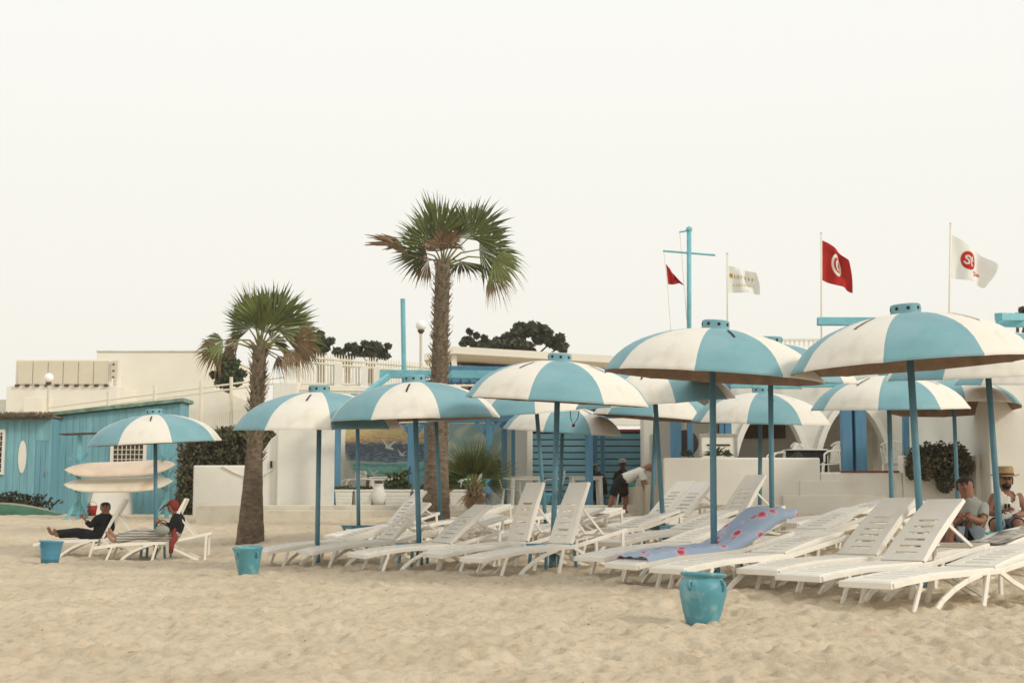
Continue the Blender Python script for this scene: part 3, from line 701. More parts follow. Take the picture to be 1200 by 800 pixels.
# signboard and hanging swing on the right terrace
D = 30.
t = thing('notice_board', 'framed cream notice board with dark bar standing behind the terrace wall', 'board', (0,D,0))
bm = B(); x0,x1,z0,z1 = X(819,D),X(863.5,D),1.33,zof(508,D); box(bm, x0+.05,x1-.05,.0,.04,z0+.05,z1-.05); obj('panel', bm, 'creamw', t)
bm = B(); box(bm,x0,x1,-.03,.05,z1-.05,z1); box(bm,x0,x0+.05,-.03,.05,z0,z1-.05); box(bm,x1-.05,x1,-.03,.05,z0,z1-.05); obj('frame', bm, 'metal', t)
bm = B(); box(bm, X(828,D), X(855,D), -.02, -.002, zof(522,D), zof(520.3,D)); obj('bar', bm, 'dark', t)
t = thing('round_fan', 'dark round fan hanging between the blue posts left of the notice board', 'fan', at(803, 519, 32))
bm = B(); lathe(bm, [(0,-.05),(.27,-.05),(.3,0),(.27,.05),(0,.05)], 24); bmesh.ops.rotate(bm, verts=bm.verts, matrix=Matrix.Rotation(R(90),3,'X')); obj('housing', bm, 'dark', t, True)
bm = B(); tube(bm, [(0,0,.3),(0,0,1.6)], .02, 6); obj('rod', bm, 'metal', t)
bm = B(); bar(bm, (-.35,0,-.36), (.6,0,-.36), .06, .06); obj('shelf_bar', bm, 'teal', t)
# hanging hedge
t = thing('hanging_shrub', 'dark bushy shrub hanging over the white terrace wall behind the young man', 'shrub', at(1100, 536, 26.7))
pp = []; o0 = t.location
for (px_, py_, rx, rz) in ((1075,540,.22,.3),(1088,538,.3,.33),(1103,538,.32,.33),(1120,537,.28,.3),(1129,545,.18,.25),(1108,558,.2,.22),(1108,568,.13,.14),(1070,552,.12,.16),(1085,550,.2,.2)):
    pp += blobpts(900, at(px_, py_, 26.75)-o0, rx, .25, rz)
bm = B(); leaves(bm, pp, .045); obj('crown', bm, 'dleaf2', t)
bm = B(); tube(bm, [(0,.4,-.1),(0,.2,.1),(.05,0,-.1)], .03, 6); obj('trunk', bm, 'wood', t)
for px_, r_ in ((838,.25),(852,.15),(806,.16),(935,.12)):
    t = thing('planter_plant', {838:'dark spiky plant before the cream notice board',852:'small dark plant at the right foot of the notice board',806:'low green plant on the wall below the round fan',935:'low creeping plant on the wall top between the arches'}[px_], 'plant', at(px_, 534, 27.2), 0, 'plants along the terrace wall')
    bm = B()
    for k in range(90):
        a = random.random()*6.28; e_ = random.uniform(.1,1.4); L_ = r_*random.uniform(.6,1.3); d = Vector((math.cos(a)*math.cos(e_), math.sin(a)*math.cos(e_)*.5, math.sin(e_)*.9)); tube(bm, [(0,0,0), d*L_*.6, d*L_+Vector((0,0,-.04))], [.012,.01,.002], 4, cap=False)
    obj('leaves', bm, 'dleaf', t)

# ---- globe street lamps, blue pole
def lamp(px_, ytop, ybase, D_, r_, lb):
    b0 = at(px_, ybase, D_); t = thing('globe_lamp', lb, 'street lamp', b0, 0, 'globe lamps'); zt_ = at(px_, ytop, D_).z-b0.z
    bm = B(); tube(bm, [(0,0,-1.5),(0,0,zt_-2*r_)], .045, 8); obj('pole', bm, 'beige', t)
    bm = B(); lathe(bm, [(.05,zt_-2*r_-.1),(.12,zt_-2*r_),(.1,zt_-2*r_+.02)], 16); obj('collar', bm, 'wood', t, True)
    bm = B(); ball(bm, (0,0,zt_-r_), r_, sub=3); obj('globe', bm, 'globe', t, True)
lamp(56, 437, 474, 55, .19, 'small globe lamp before the beige parapet at far left')
lamp(493, 375, 436, 44, .165, 'globe lamp on thin post left of the tall palm')
bm = B(); a, b_ = at(474, 470, 35.5), at(472, 350, 35.5); tube(bm, [a, b_], .06, 8); single('pole', bm, 'teal', 'thin turquoise pole rising above the pergola left of the globe lamp', 'pole')

# ---- mast and flags
def stroke(u, v, pts, w_, asp=1):
    for (ax, ay), (bx_, by_) in zip(pts, pts[1:]):
        dx, dy = (bx_-ax)*asp, by_-ay; q = max(0, min(1, (((u-ax)*asp)*dx+(v-ay)*dy)/(dx*dx+dy*dy+1e-9)))
        if math.hypot((u-ax)*asp-q*dx, v-ay-q*dy) < w_: return True
    return False
def flag(root, fn, quad, wave, D_, nu=150, nv=110, name='flag', curl=None):
    """quad: pixel corners TL, TR, BR, BL at distance D_; draped with waves"""
    c = [at(*q, D_)-root.location for q in quad]
    def mp(u, v):
        p = (c[3]*(1-u)+c[2]*u)*(1-v)+(c[0]*(1-u)+c[1]*u)*v
        wv = wave*u**.7*(math.sin(u*9+v*2.5)+.5*math.sin(u*15-v*3))
        dz = -.03*math.sin(u*7+v)*u
        q = Vector((p.x+wave*.25*u*math.cos(u*11+v*3), p.y+wv, p.z+dz))
        if curl: q += curl(u, v)
        return q
    return colgrid(name, fn, mp, nu, nv, vcmat('flag cloth', .85, .35), root, .004)
D = 30.
def pole_thing(px_, yt, D_, label, cat='flag pole', r_=.022, px2=None, m_='rail'):
    b0 = at(px2 or px_, 424, D_); t = thing('flag_pole', label, cat, b0, 0, 'flag poles on the terrace')
    bm = B(); tube(bm, [(0,0,-.1), at(px_, yt, D_)-b0], r_, 8); ball(bm, at(px_, yt, D_)-b0, r_*1.6, sub=1); obj('pole', bm, m_, t, True); return t
t = pole_thing(807.5, 269, 33.2, 'tall turquoise mast with yard and two halyards', 'mast', .055, 807.5, 'teal'); b0 = t.location
bm = B(); tube(bm, [at(777,294,33.2)-b0, at(838,299,33.2)-b0], .025, 6); tube(bm, [at(796,272,33.2)-b0, at(808,270,33.2)-b0], .02, 6); obj('yard', bm, 'teal', t)
bm = B(); tube(bm, [at(796.5,272,33.2)-b0, at(799,300,33.2)-b0, at(806,390,33.2)-b0], .008, 5); tube(bm, [at(778,296,33.2)-b0, at(782,330,33.2)-b0, at(786.5,392,33.2)-b0], .008, 5); obj('halyard', bm, 'rail', t)
t1 = thing('flag', 'small plain red pennant hanging from the mast yard', 'flag', at(780.5,310,33.2), 0, 'flags above the terrace')
red = (.55,.04,.03)
flag(t1, lambda u, v: mixc(red, (.36,.02,.02), noise.noise((u*5,v*3,2))), [(780.5,309),(792,325),(802,333),(783,333)], .05, 33.2, 40, 30)
pole_thing(852.5, 297, 33.2, 'thin pole carrying the white flag with gold print')
t1 = thing('flag', 'white flag with faint gold lettering flying right', 'flag', at(853.5,312,33.2), 0, 'flags above the terrace')
def f_white(u, v):
    c = (.88,.87,.83)
    if .55 < v < .70 and .10 < u < .88 and (math.sin(u*95)+math.sin(u*61+1) > .2): c = (.62,.46,.16)
    if .24 < v < .33 and .12 < u < .85 and math.sin(u*120)+math.sin(u*77) > .1: c = (.68,.56,.32)
    if (u-.10)**2*2+(v-.64)**2 < .008: c = (.55,.36,.08)
    return c
flag(t1, f_white, [(853.5,311),(886,320),(891,344),(853.5,342)], .10, 33.2)
t = pole_thing(962.5, 273, 33.2, 'thin pole carrying the red flag with white crescent disc')
t1 = thing('flag', 'red national flag with white disc, crescent and star', 'flag', at(963.5,281,33.2), 0, 'flags above the terrace')
def f_tun(u, v):
    x, y = (u-.50)*1.45, v-.54
    c = mixc(red, (.38,.02,.018), noise.noise((u*4,v*3,7))*1.2)
    if math.hypot(x, y) < .29:
        c = (.84,.80,.72)
        if math.hypot(x, y) < .20 and math.hypot(x-.055, y) > .155: c = red
        xx, yy = x-.07, y; a = math.atan2(yy, xx); r_ = math.hypot(xx, yy)
        k = ((a/(2*math.pi/5)) % 1)-.5; 
        if r_ < .115*(.42+.58*abs(k*2)**1.4): c = red
    return c
flag(t1, f_tun, [(963.5,281.5),(1000,308),(1000,342),(963,328)], .10, 33.2, 200, 150, curl=lambda u, v: Vector((-.12*u*u*v, 0, .22*u*(1-u)*(v))))
t = pole_thing(1114, 262, 33.2, 'thin pole carrying the white flag with red disc', px2=1111)
t1 = thing('flag', 'white flag with a red disc logo at the far right', 'flag', at(1115.5,275,33.2), 0, 'flags above the terrace')
def f_red(u, v):
    c = (.88,.87,.83)
    x, y = (u-.42)*1.35, v-.56
    if math.hypot(x, y) < .26:
        c = (.60,.05,.03)
        sp = [(.0,.095),(-.06,.12),(-.12,.09),(-.12,.04),(-.06,.01),(-.02,-.03),(-.03,-.09),(-.09,-.11),(-.15,-.07)]
        if stroke(x, y, sp, .024): c = (.82,.8,.74)
        if stroke(x, y, [(.07,.13),(.05,-.06),(.09,-.11),(.14,-.09)], .022) or stroke(x, y, [(.01,.05),(.13,.05)], .02): c = (.82,.8,.74)
    # small red lettering under the disc: g e
    def ring(cx, cy, r_): return abs(math.hypot(x-cx, y-cy)-r_) < .018
    if ring(.28,-.27,.05) or stroke(x, y, [(.33,-.22),(.33,-.36),(.25,-.38)], .016): c = (.60,.05,.03)
    if (ring(.44,-.29,.05) and not (x > .45 and y < -.30)) or stroke(x, y, [(.40,-.29),(.49,-.29)], .014): c = (.60,.05,.03)
    return c
flag(t1, f_red, [(1116,275),(1168,312),(1155,336),(1114.5,325)], .13, 33.2, 200, 160, curl=lambda u, v: Vector((0, 0, .12*u*(1-u))))

# ---- trees
def tree(label, cx, cy, D_, clumps, n, size, basey=470, m_='dleaf', group='trees beyond the buildings'):
    b0 = at(cx, basey, D_); t = thing('tree', label, 'tree', b0, 0, group); s_ = S(D_); pp = []
    for (px_, py_, rx, rz) in clumps:
        c = at(px_, py_, D_)-b0
        for _ in range(max(3, int(rx*rz/10))):
            cc = c+Vector((random.gauss(0,.55)*rx/s_, random.gauss(0,.4)*rx/s_, random.gauss(0,.5)*rz/s_)); q = random.uniform(.35,.6)
            pp += blobpts(n//8, cc, rx*q/s_, rx*q/s_, rz*q/s_, .5)
    bm = B(); leaves(bm, pp, size, 0, .6); obj('crown', bm, m_, t)
    bm = B(); tube(bm, [(0,0,-1),(0,0,(basey-cy)/s_*.7)], [.25,.12], 8)
    for (px_, py_, rx, rz) in clumps: tube(bm, [(0,0,(basey-cy)/s_*.55), at(px_, py_, D_)-b0], [.1,.03], 6)
    obj('trunk', bm, 'wood', t)
tree('spreading dark umbrella pine beyond the low white building roof', 612, 400, 75, [(585,403,18,8),(600,393,14,8),(617,387,14,8),(632,391,12,9),(647,400,12,9),(605,405,20,6),(655,408,8,7),(570,407,12,6)], 1500, .13)
tree('lower dark round tree just right of the tall palm', 552, 408, 72, [(546,404,8,7),(556,401,8,8),(566,406,10,7),(551,389,3,4)], 1400, .12)
tree('dark tree crown above the picket fence', 434, 409, 70, [(424,412,9,5),(433,408,10,7),(441,405,9,6),(447,411,8,6),(436,414,14,6)], 1500, .12)
tree('small dark tree crown left of the picket fence tree', 408, 413, 70, [(402,412,6,4),(408,409,6,4),(414,414,7,5),(397,416,5,3),(406,416,9,4)], 1500, .11)
tree('dark tree top at the right edge above the pergola beam', 1196, 370, 45, [(1192,372,8,4),(1203,370,12,6),(1215,368,12,8)], 1500, .08, 480)

# ---- palms
def fan(bm, base, direction, up, rad, nl=30, spread=170, droop=.25, joined=.5, mi=0, fold=.22, rag=.12):
    d = Vector(direction).normalized(); side = d.cross(Vector(up)).normalized(); nrm = side.cross(d).normalized()
    prevj = None
    for k in range(nl):
        a = R(-spread/2+spread*k/(nl-1)+random.uniform(-2.2,2.2)); rr = rad*(.80+.20*math.cos(a*.9))*random.uniform(1-rag*1.6, 1.04)
        v = d*math.cos(a)+side*math.sin(a)
        n2 = nrm*(fold*((k % 2)*2-1)*.16)
        wj = rr*joined*R(spread)/(nl)*.56
        sdir = (side*math.cos(a)-d*math.sin(a))
        p0 = base; pj = base+v*rr*joined+nrm*(-fold*.25*rad*abs(math.sin(a)))+Vector((0,0,-droop*rad*.12))
        tip = base+v*rr+nrm*(-fold*.35*rad*abs(math.sin(a)))+Vector((random.uniform(-.02,.02), random.uniform(-.02,.02), -droop*rad*random.uniform(.5,1.1)))
        mid = pj.lerp(tip, .5)+Vector((0,0,droop*rad*.12))
        a0 = bm.verts.new(p0+n2*.1); l1 = bm.verts.new(pj-sdir*wj+n2*rad*.5); r1 = bm.verts.new(pj+sdir*wj-n2*rad*.5)
        l2 = bm.verts.new(mid-sdir*wj*.33); r2 = bm.verts.new(mid+sdir*wj*.33); tp = bm.verts.new(tip)
        for f in ((a0,r1,l1),(l1,r1,r2,l2),(l2,r2,tp)): bm.faces.new(f).material_index = mi
FAN = [30, (115, 165), (.55, .72)]
def palm(label, px_, D_, crown_y, rb, rt, leavesdef, skirt, boots, baseoff=0, group=None, seed=1, topx=None, name='palm_tree', rings_hi=.45):
    random.seed(seed); b0 = P(px_, D_); b0.z += baseoff; t = thing(name, label, 'palm tree', b0, 0, group)
    H = at(px_, crown_y, D_).z-b0.z; dx = (X(topx, D_)-b0.x) if topx else 0
    def cx_(f): return dx*f**1.2
    def rad_(f): return rt+(rb-rt)*(1-f)**2.6
    bm = B(); n = 44; tube(bm, [(cx_(i/n),0,-.15+(H+.15)*i/n) for i in range(n+1)], [rad_(i/n)*(1+.05*noise.noise((i*.9,seed,0))) for i in range(n+1)], 20)
    tr = obj('trunk', bm, 'trunk', t, True)
    bm = B()
    for k in range(boots):
        f = rings_hi+(1-rings_hi)*(k/boots)**.9; a = k*2.4+random.uniform(-.3,.3); r_ = rad_(f); z = f*H
        v = Vector((math.cos(a), math.sin(a), 0)); L_ = random.uniform(.10,.22)*(1 if f>.2 else .6); sd_ = Vector((-v.y, v.x, 0))
        c0 = Vector((cx_(f),0,z)); wd = .055
        p = [c0+v*r_*.85+sd_*wd, c0+v*r_*.85-sd_*wd, c0+v*(r_+L_*.55)-sd_*wd*.3+Vector((0,0,L_*.8)), c0+v*(r_+L_*.55)+sd_*wd*.3+Vector((0,0,L_*.8)), c0+v*r_*.7+Vector((0,0,L_*1.0))]
        vs = [bm.verts.new(q) for q in p]; bm.faces.new((vs[0],vs[1],vs[2],vs[3])); bm.faces.new((vs[3],vs[2],vs[4]))
    obj('leaf_bases', bm, 'boot', t)
    c0 = Vector((cx_(1),0,H)); bmc = B(); bms = B(); bmd = B(); nd = 0
    for (ang, yaw_, pet, rad, kind, droop) in leavesdef:
        # ang: screen angle from straight up (deg, + right); yaw_: swing toward/away from the viewer
        d = Vector((math.sin(R(ang))*math.cos(R(yaw_)), math.sin(R(yaw_))*max(.35, abs(math.sin(R(ang)))), math.cos(R(ang))))
        sag = Vector((0,0,-pet*.12 if abs(ang) > 50 else 0)); b1 = c0+d*pet+sag
        tube(bms, [c0+Vector((0,0,-.08)), c0+d*pet*.5+Vector((0,0,.02)), b1], [.03,.018,.013], 5)
        d2 = (d+Vector((0,0,-.35-droop*.5)) if abs(ang) > 50 else d).normalized()
        tw = Vector((random.uniform(-.9,.9), -1, random.uniform(-.3,.8)))
        tgt = bmd if kind == 'd' else bmc
        fan(tgt, b1, d2, tw, rad, FAN[0], random.uniform(*FAN[1]), droop, random.uniform(*FAN[2]), 1 if kind == 'l' else 0)
    obj('crown', bmc, ['leaf', 'leaf2'], t); obj('petioles', bms, 'stalk', t)
    for (ang, yaw_, pet, rad) in skirt:
        d = Vector((math.sin(R(ang))*math.cos(R(yaw_)), math.sin(R(yaw_)), math.cos(R(ang)))); b1 = c0+d*pet
        tube(bmd, [c0, c0+d*pet*.6, b1], [.02,.014,.012], 5); fan(bmd, b1, (d+Vector((0,0,-.9))).normalized(), (0,-1,.2), rad, 22, 110, .45, .35, rag=.3)
    if len(bmd.verts): obj('dead_fronds', bmd, 'dead', t)
    else: bmd.free()
    return t
L1 = [(-36,25,.45,.85,'g',.04),(-14,-25,.5,.92,'l',.03),(8,-35,.42,.90,'l',.03),(30,-10,.5,.98,'g',.03),(48,20,.5,.98,'l',.06),(-22,50,.4,.85,'g',.05),(16,55,.5,.95,'g',.05),
      (64,30,.8,.78,'g',.25),(78,-25,.85,.72,'d',.35),(92,-30,.7,.5,'d',.6),(-74,-10,.75,.60,'l',.4),(-66,30,.6,.5,'d',.3),(58,60,.4,.7,'g',.2),(30,-60,.3,.75,'l',.15),(-8,-70,.3,.65,'g',.1)]
palm('shorter fan palm with stout trunk beside the white garden wall', 296, 28.3, 406, .30, .135, L1+[(-86,-10,.8,.55,'d',.5)], [(115,-20,.45,.5),(125,20,.4,.45),(100,0,.5,.4)], 170, 0, 'fan palms on the beach', 3, 303, rings_hi=.40)
L2 = [(-34,-20,.45,1.0,'g',.04),(-54,15,.5,.95,'g',.1),(-10,-30,.5,1.2,'l',.02),(4,40,.4,1.1,'g',.03),(34,25,.7,1.1,'l',.06),(50,-20,.85,1.05,'g',.08),(62,10,.9,1.0,'g',.15),(80,-10,1.15,.85,'l',.45),(90,20,1.1,.75,'d',.55),
      (14,-60,.3,.7,'d',.4),(-18,-60,.25,.6,'d',.4),(40,-60,.45,.6,'d',.4),(-70,30,.4,.6,'d',.3),(72,50,.6,.8,'g',.3)]
tp = palm('tall fan palm rising behind the umbrellas at centre', 511, 30.5, 308, .33, .16, L2, [], 250, 0, 'fan palms on the beach', 8, 518, rings_hi=.30)
# withered frond stretching left
bm = B(); c0 = Vector((X(518,30.5)-tp.location.x, 0, at(518,308,30.5).z-tp.location.z)); q = at(478,299,30.5)-tp.location
tube(bm, [c0, c0.lerp(q,.5)+Vector((0,0,.03)), q], [.02,.015,.012], 5)
for k in range(26):
    e_ = at(424+random.uniform(0,30), 274+random.uniform(-2,16)+random.uniform(0,6), 30.5)-tp.location; m_ = q.lerp(e_, .5)+Vector((0,random.uniform(-.1,.1),.14)); tube(bm, [q, m_, e_], [.03,.035,.004], 4, cap=False)
obj('dead_fronds', bm, 'dead', tp)
FAN = [26, (70, 110), (.25, .4)]
L3 = [(a, y_, .34, 1.0, 'g', .02) for a, y_ in ((-50,0),(-35,-30),(-20,20),(-5,-10),(10,30),(22,-25),(36,10),(50,-10),(66,20),(-66,10),(0,60),(-25,60),(28,60),(12,-60),(-18,-60),(-42,40),(44,-40))]
palm('low bushy fan palm with dark skirt before the mural', 556, 33.0, 572, .17, .15, L3, [(150,-60,.2,.35),(120,-50,.25,.4),(-120,-50,.25,.4),(140,20,.25,.4),(-140,20,.25,.35),(165,-80,.2,.35),(110,0,.3,.35),(-150,-70,.2,.35)], 90, .0, 'fan palms on the beach', 12, rings_hi=.05)
tree('small bushy tree beside the tall white building', 266, 430, 58, [(263,424,11,12),(270,430,11,12),(266,440,14,10),(275,441,10,8)], 1500, .09, 455, 'gleaf')
tree('small olive green tree behind the shorter palm fronds', 376, 405, 58, [(370,404,13,11),(379,403,11,10),(364,412,12,10)], 1500, .09, 440, 'gleaf')
random.seed(99)

# ------------------------------------------------------------ umbrellas
RAD = 1.175
def canopy_meshes():
    segs = 96; prof = [(.13,.512),(.25,.505),(.38,.488),(.52,.458),(.66,.415),(.78,.368),(.88,.316),(.97,.255),(1.05,.182),(1.105,.110),(1.14,.056),(1.175,.010)]
    bm = B(); rings = []
    for r_, z in prof:
        rg = []
        for k in range(segs):
            a = 2*math.pi*k/segs; q = abs(((k/(segs/8)) % 1)-.5)*2   # 1 at panel seams
            rr = r_*(1+.018*(q**6)*(r_/RAD)**2); zz = z-.006*(q**8)*(r_/RAD)
            rg.append(bm.verts.new((rr*math.cos(a), rr*math.sin(a), zz)))
        rings.append(rg)
    for a, b_ in zip(rings, rings[1:]):
        for k in range(segs):
            f = bm.faces.new((b_[k], b_[(k+1)%segs], a[(k+1)%segs], a[k])); f.material_index = (k//(segs//8)) % 2; f.smooth = True
    # rim lip and inner skin
    lip = [bm.verts.new((v.co.x, v.co.y, v.co.z-.02)) for v in rings[-1]]
    inn = [[bm.verts.new((v.co.x*.985, v.co.y*.985, v.co.z-.02)) for v in rg] for rg in reversed(rings)]
    seq = [rings[-1], lip]+inn
    for i, (a, b_) in enumerate(zip(seq, seq[1:])):
        for k in range(segs):
            f = bm.faces.new((b_[k], b_[(k+1)%segs], a[(k+1)%segs], a[k]))
            f.material_index = ((k//(segs//8)) % 2) if i == 0 else 2; f.smooth = i > 1
    return bm
CAN = canopy_meshes(); o = obj('canopy', CAN, ['blue', 'cream', 'under', 'rim']); CAN_ME = o.data; bpy.data.objects.remove(o)
bm = B(); lathe(bm, [(0,.50),(.158,.50),(.150,.525),(.148,.60),(.128,.612),(0,.614)], 32); o = obj('cap', bm, 'blue', smooth=False); CAP_ME = o.data; bpy.data.objects.remove(o)
bm = B()
for k in range(8):
    a = 2*math.pi*(k+.5)/8; v = Vector((math.cos(a), math.sin(a), 0)); c = v*.1455+Vector((0,0,.563)); tube(bm, [c, c+v*.006], .018, 10)
o = obj('cap_holes', bm, 'slot'); HOLE_ME = o.data; bpy.data.objects.remove(o)
def slot_mesh(seed):
    rr = random.Random(seed); bm = B()
    for k in range(1):
        a = 2*math.pi*1.5/8; v = Vector((math.cos(a), math.sin(a), 0)); s_ = Vector((-v.y, v.x, 0))
        r0, r1 = .48, rr.choice((.76,.82,.88)); zf = lambda r_: float(np.interp(r_, [.13,.25,.38,.52,.66,.78,.88,.97], [.512,.505,.488,.458,.415,.368,.316,.255]))+.004
        n = 14
        for i in range(n):
            ra, rb_ = r0+(r1-r0)*i/n, r0+(r1-r0)*(i+1)/n
            vs = [bm.verts.new(v*ra-s_*.012+Vector((0,0,zf(ra)+.004))), bm.verts.new(v*rb_-s_*.012+Vector((0,0,zf(rb_)+.004))), bm.verts.new(v*rb_+s_*.012+Vector((0,0,zf(rb_)+.004))), bm.verts.new(v*ra+s_*.012+Vector((0,0,zf(ra)+.004)))]
            bm.faces.new(vs)
    o = obj('vent_slot', bm, 'slot'); me = o.data; bpy.data.objects.remove(o); return me
SLOT_ME = [slot_mesh(i) for i in range(3)]
def umbrella(label, px_top, px_base, D_, rim_y, phase, show=0., scale=1., roll=0, i=0):
    """phase: degrees the middle of the panel facing the camera is turned; blue panel centred when 0, white when 45"""
    b0 = P(px_base, D_); rim = at(px_top, rim_y, D_); H = rim.z-b0.z
    t = thing('beach_umbrella', label, 'umbrella', b0, 0, 'blue and white fibreglass beach umbrellas')
    d = Vector((rim.x-b0.x, 0, H)); q = Vector((0,0,1)).rotation_difference(d.normalized())
    t.rotation_mode = 'QUATERNION'; t.rotation_quaternion = q; L_ = d.length
    bm = B(); tube(bm, [(0,0,-.3),(0,0,L_+.48*scale)], .036, 14); obj('pole', bm, 'pole', t, True)
    bm = B(); tube(bm, [(0,0,L_+.34*scale),(0,0,L_+.47*scale)], .07, 12); obj('hub', bm, 'under', t, True)
    bm = B(); tube(bm, [(0,0,-.02),(0,0,.16)], .048, 14); obj('sleeve', bm, 'pole', t, True)
    for nm, me, sp in [('canopy', CAN_ME, 0), ('cap', CAP_ME, 0), ('cap_holes', HOLE_ME, 0)]+[('vent_slot', SLOT_ME[(i+k_) % 3], 90*k_+random.uniform(-5,5)) for k_ in range(4)]:
        o = bpy.data.objects.new(nm, me); COL.objects.link(o); o.parent = t; o.location = (0,0,L_); o.scale = (scale,)*3
        fwd = (1-show)*math.atan((rim.z-HC)/D_)
        turn = sp+(45 if (nm == 'vent_slot' and i in (1, 10)) else 0)   # on these two the slots were cut in the blue panels
        o.rotation_euler = (Euler((fwd, R(roll), 0)).to_matrix() @ Matrix.Rotation(R(-90-22.5+phase+turn), 3, 'Z')).to_euler()
    return t
UM = [  # label, px at rim, px at base, D, rim y, phase, how much underside shows, scale, extra roll
 ('nearest umbrella at right, tilted up to the right, brown underside below its blue front panel', 1067,1077,14.1,428,-5,.75,1.0,-2.0),
 ('large umbrella right of centre leaning right, drilled blue cap and brown underside', 835,834,15.4,441,6,.5,1.0,3.5),
 ('umbrella near centre with blue front panel between two cream ones, before the slatted wall', 653,647,18.2,470,4,.12,1.0,1.5),
 ('umbrella with cream front panel and dark slot, left of the tall palm', 487,493,19.8,491,42,.3,1.0,.5),
 ('umbrella with cream front panel overlapping the garden wall, right of the shorter palm', 374,374,20.9,502,38,-.1,1.04,-.5),
 ('leftmost umbrella standing over the two reclining people', 182,187,25.7,519,-40,-.1,1.0,-1.0),
 ('umbrella half hidden behind the centre umbrella, blue panel to the left', 629,640,25,483,-25,-.1,1.0,0),
 ('low umbrella before the blue slatted wall with blue front panel', 659,655,28,506,3,-.2,1.0,1.5),
 ('umbrella behind the bending man with blue panel to the left', 768,762,27,490,-30,.4,1.0,1.5),
 ('umbrella between the centre one and the large right one, its pole leaning', 768,777,21,472,30,0,1.0,-1.0),
 ('umbrella over the raised lounger before the first arch, blue front panel with short slot', 891,888,24.5,495,2,-.3,1.0,0),
 ('tall umbrella hidden behind the large one right of centre, only cap and cream edge showing', 903,902,19.6,446,20,0,1.0,1.0),
 ('umbrella before the second arch with blue front panel between cream ones', 1042,1042,21.8,479,0,.0,1.0,-1.0),
 ('umbrella tipped back showing its brown underside above the hanging shrub', 1118,1119,26,479,60,1.9,1.0,-.5),
 ('umbrella at the right edge partly hidden behind the nearest one', 1158,1168,16.7,440,25,0,1.0,-.5),
 ('umbrella at the far right edge behind the hat wearing man', 1205,1208,24,450,10,0,1.0,0),
 ('umbrella hidden behind the cream fronted one, its pole before the mural left half', 419,422,26.5,497,20,0,.93,0),
 ('umbrella hidden behind the cream fronted one, leaning pole before the tall palm trunk', 511,518,26.5,493,15,0,.88,0)]
for i, u in enumerate(UM): umbrella(*u, i=i)
# red strap hanging from centre umbrella
t = thing('cord', 'thin red cord with a toggle hanging under the centre umbrella', 'cord', at(672, 470, 25.3))
bm = B(); s_ = S(25.3); tube(bm, [(-6/s_,0,0),(-4/s_,0,-.15),(-3/s_,0,-.32),(0,0,-.42),(5/s_,0,-.3),(8/s_,0,-.05)], .008, 5); ball(bm, (0,0,-.43), .035, sub=1); obj('cord', bm, 'redt', t)

# little tables round poles
def table(px_, D_, label, rz=28, i=0):
    t = thing('side_table', label, 'side table', P(px_, D_), R(rz), 'low blue tables round the umbrella poles')
    bm = B(); z = .27
    for a in range(4):
        pass
    box(bm, -.25,-.045,-.25,.25,z,z+.022); box(bm, .045,.25,-.25,.25,z,z+.022); box(bm, -.045,.045,-.25,-.045,z,z+.022); box(bm, -.045,.045,.045,.25,z,z+.022)
    obj('top', bm, 'pole', t)
    bm = B(); box(bm, -.24,.24,-.24,-.22,z-.04,z-.002); box(bm, -.24,.24,.22,.24,z-.04,z-.002); box(bm, -.24,-.22,-.219,.219,z-.04,z-.002); box(bm, .22,.24,-.219,.219,z-.04,z-.002); obj('apron', bm, 'pole', t)
    for sx in (-1,1):
        for sy in (-1,1):
            bm = B(); bar(bm, (sx*.2,sy*.2,z-.003), (sx*.22,sy*.22,-.03), .035, .035); obj('leg', bm, 'pole', t)
for a in ((834,15.4,'low blue table round the pole right of the turquoise jar'),(647,18.2,'low blue table round the centre umbrella pole'),(493,19.8,'low blue table round the pole of the cream fronted umbrella'),
          (422,26.5,'low blue table round the thin pole before the mural'),(777,21,'low blue table under the leaning pole behind the towel lounger'),(1168,16.7,'low blue table round the pole beside the hat wearing man'),
          (187,25.7,'low blue table round the leftmost umbrella pole')): table(*a)

# ------------------------------------------------------------ sun loungers
WD = .66
def railz(x): return float(np.interp(x, [0,.12,.5,1.15,1.25,1.95], [.225,.245,.285,.30,.31,.455]))
def slotted(bm, L, W, slots, slotw, th=.028, x0=0, zf=None, slw=.028):
    """panel along x with cross slots; zf gives height"""
    zf = zf or (lambda x: 0)
    edges = [x0]
    for s_ in slots: edges += [x0+s_-slw/2, x0+s_+slw/2]
    edges.append(x0+L)
    def strip(xa, xb, ya, yb):
        n = max(1, int((xb-xa)/.15)+1)
        for k in range(n):
            a, b_ = xa+(xb-xa)*k/n, xa+(xb-xa)*(k+1)/n; za, zb_ = zf(a), zf(b_)
            vs = [bm.verts.new(c) for c in ((a,ya,za),(b_,ya,zb_),(b_,yb,zb_),(a,yb,za),(a,ya,za-th),(b_,ya,zb_-th),(b_,yb,zb_-th),(a,yb,za-th))]
            for f in ((0,1,2,3),(7,6,5,4),(0,4,5,1),(3,2,6,7)): bm.faces.new([vs[i] for i in f])
            if k == 0: bm.faces.new([vs[i] for i in (0,3,7,4)])
            if k == n-1: bm.faces.new([vs[i] for i in (1,5,6,2)])
    for a, b_ in zip(edges[0::2], edges[1::2]): strip(a, b_, -slotw/2, slotw/2)
    strip(x0, x0+L, -W/2, -slotw/2); strip(x0, x0+L, slotw/2, W/2)
LG = {}
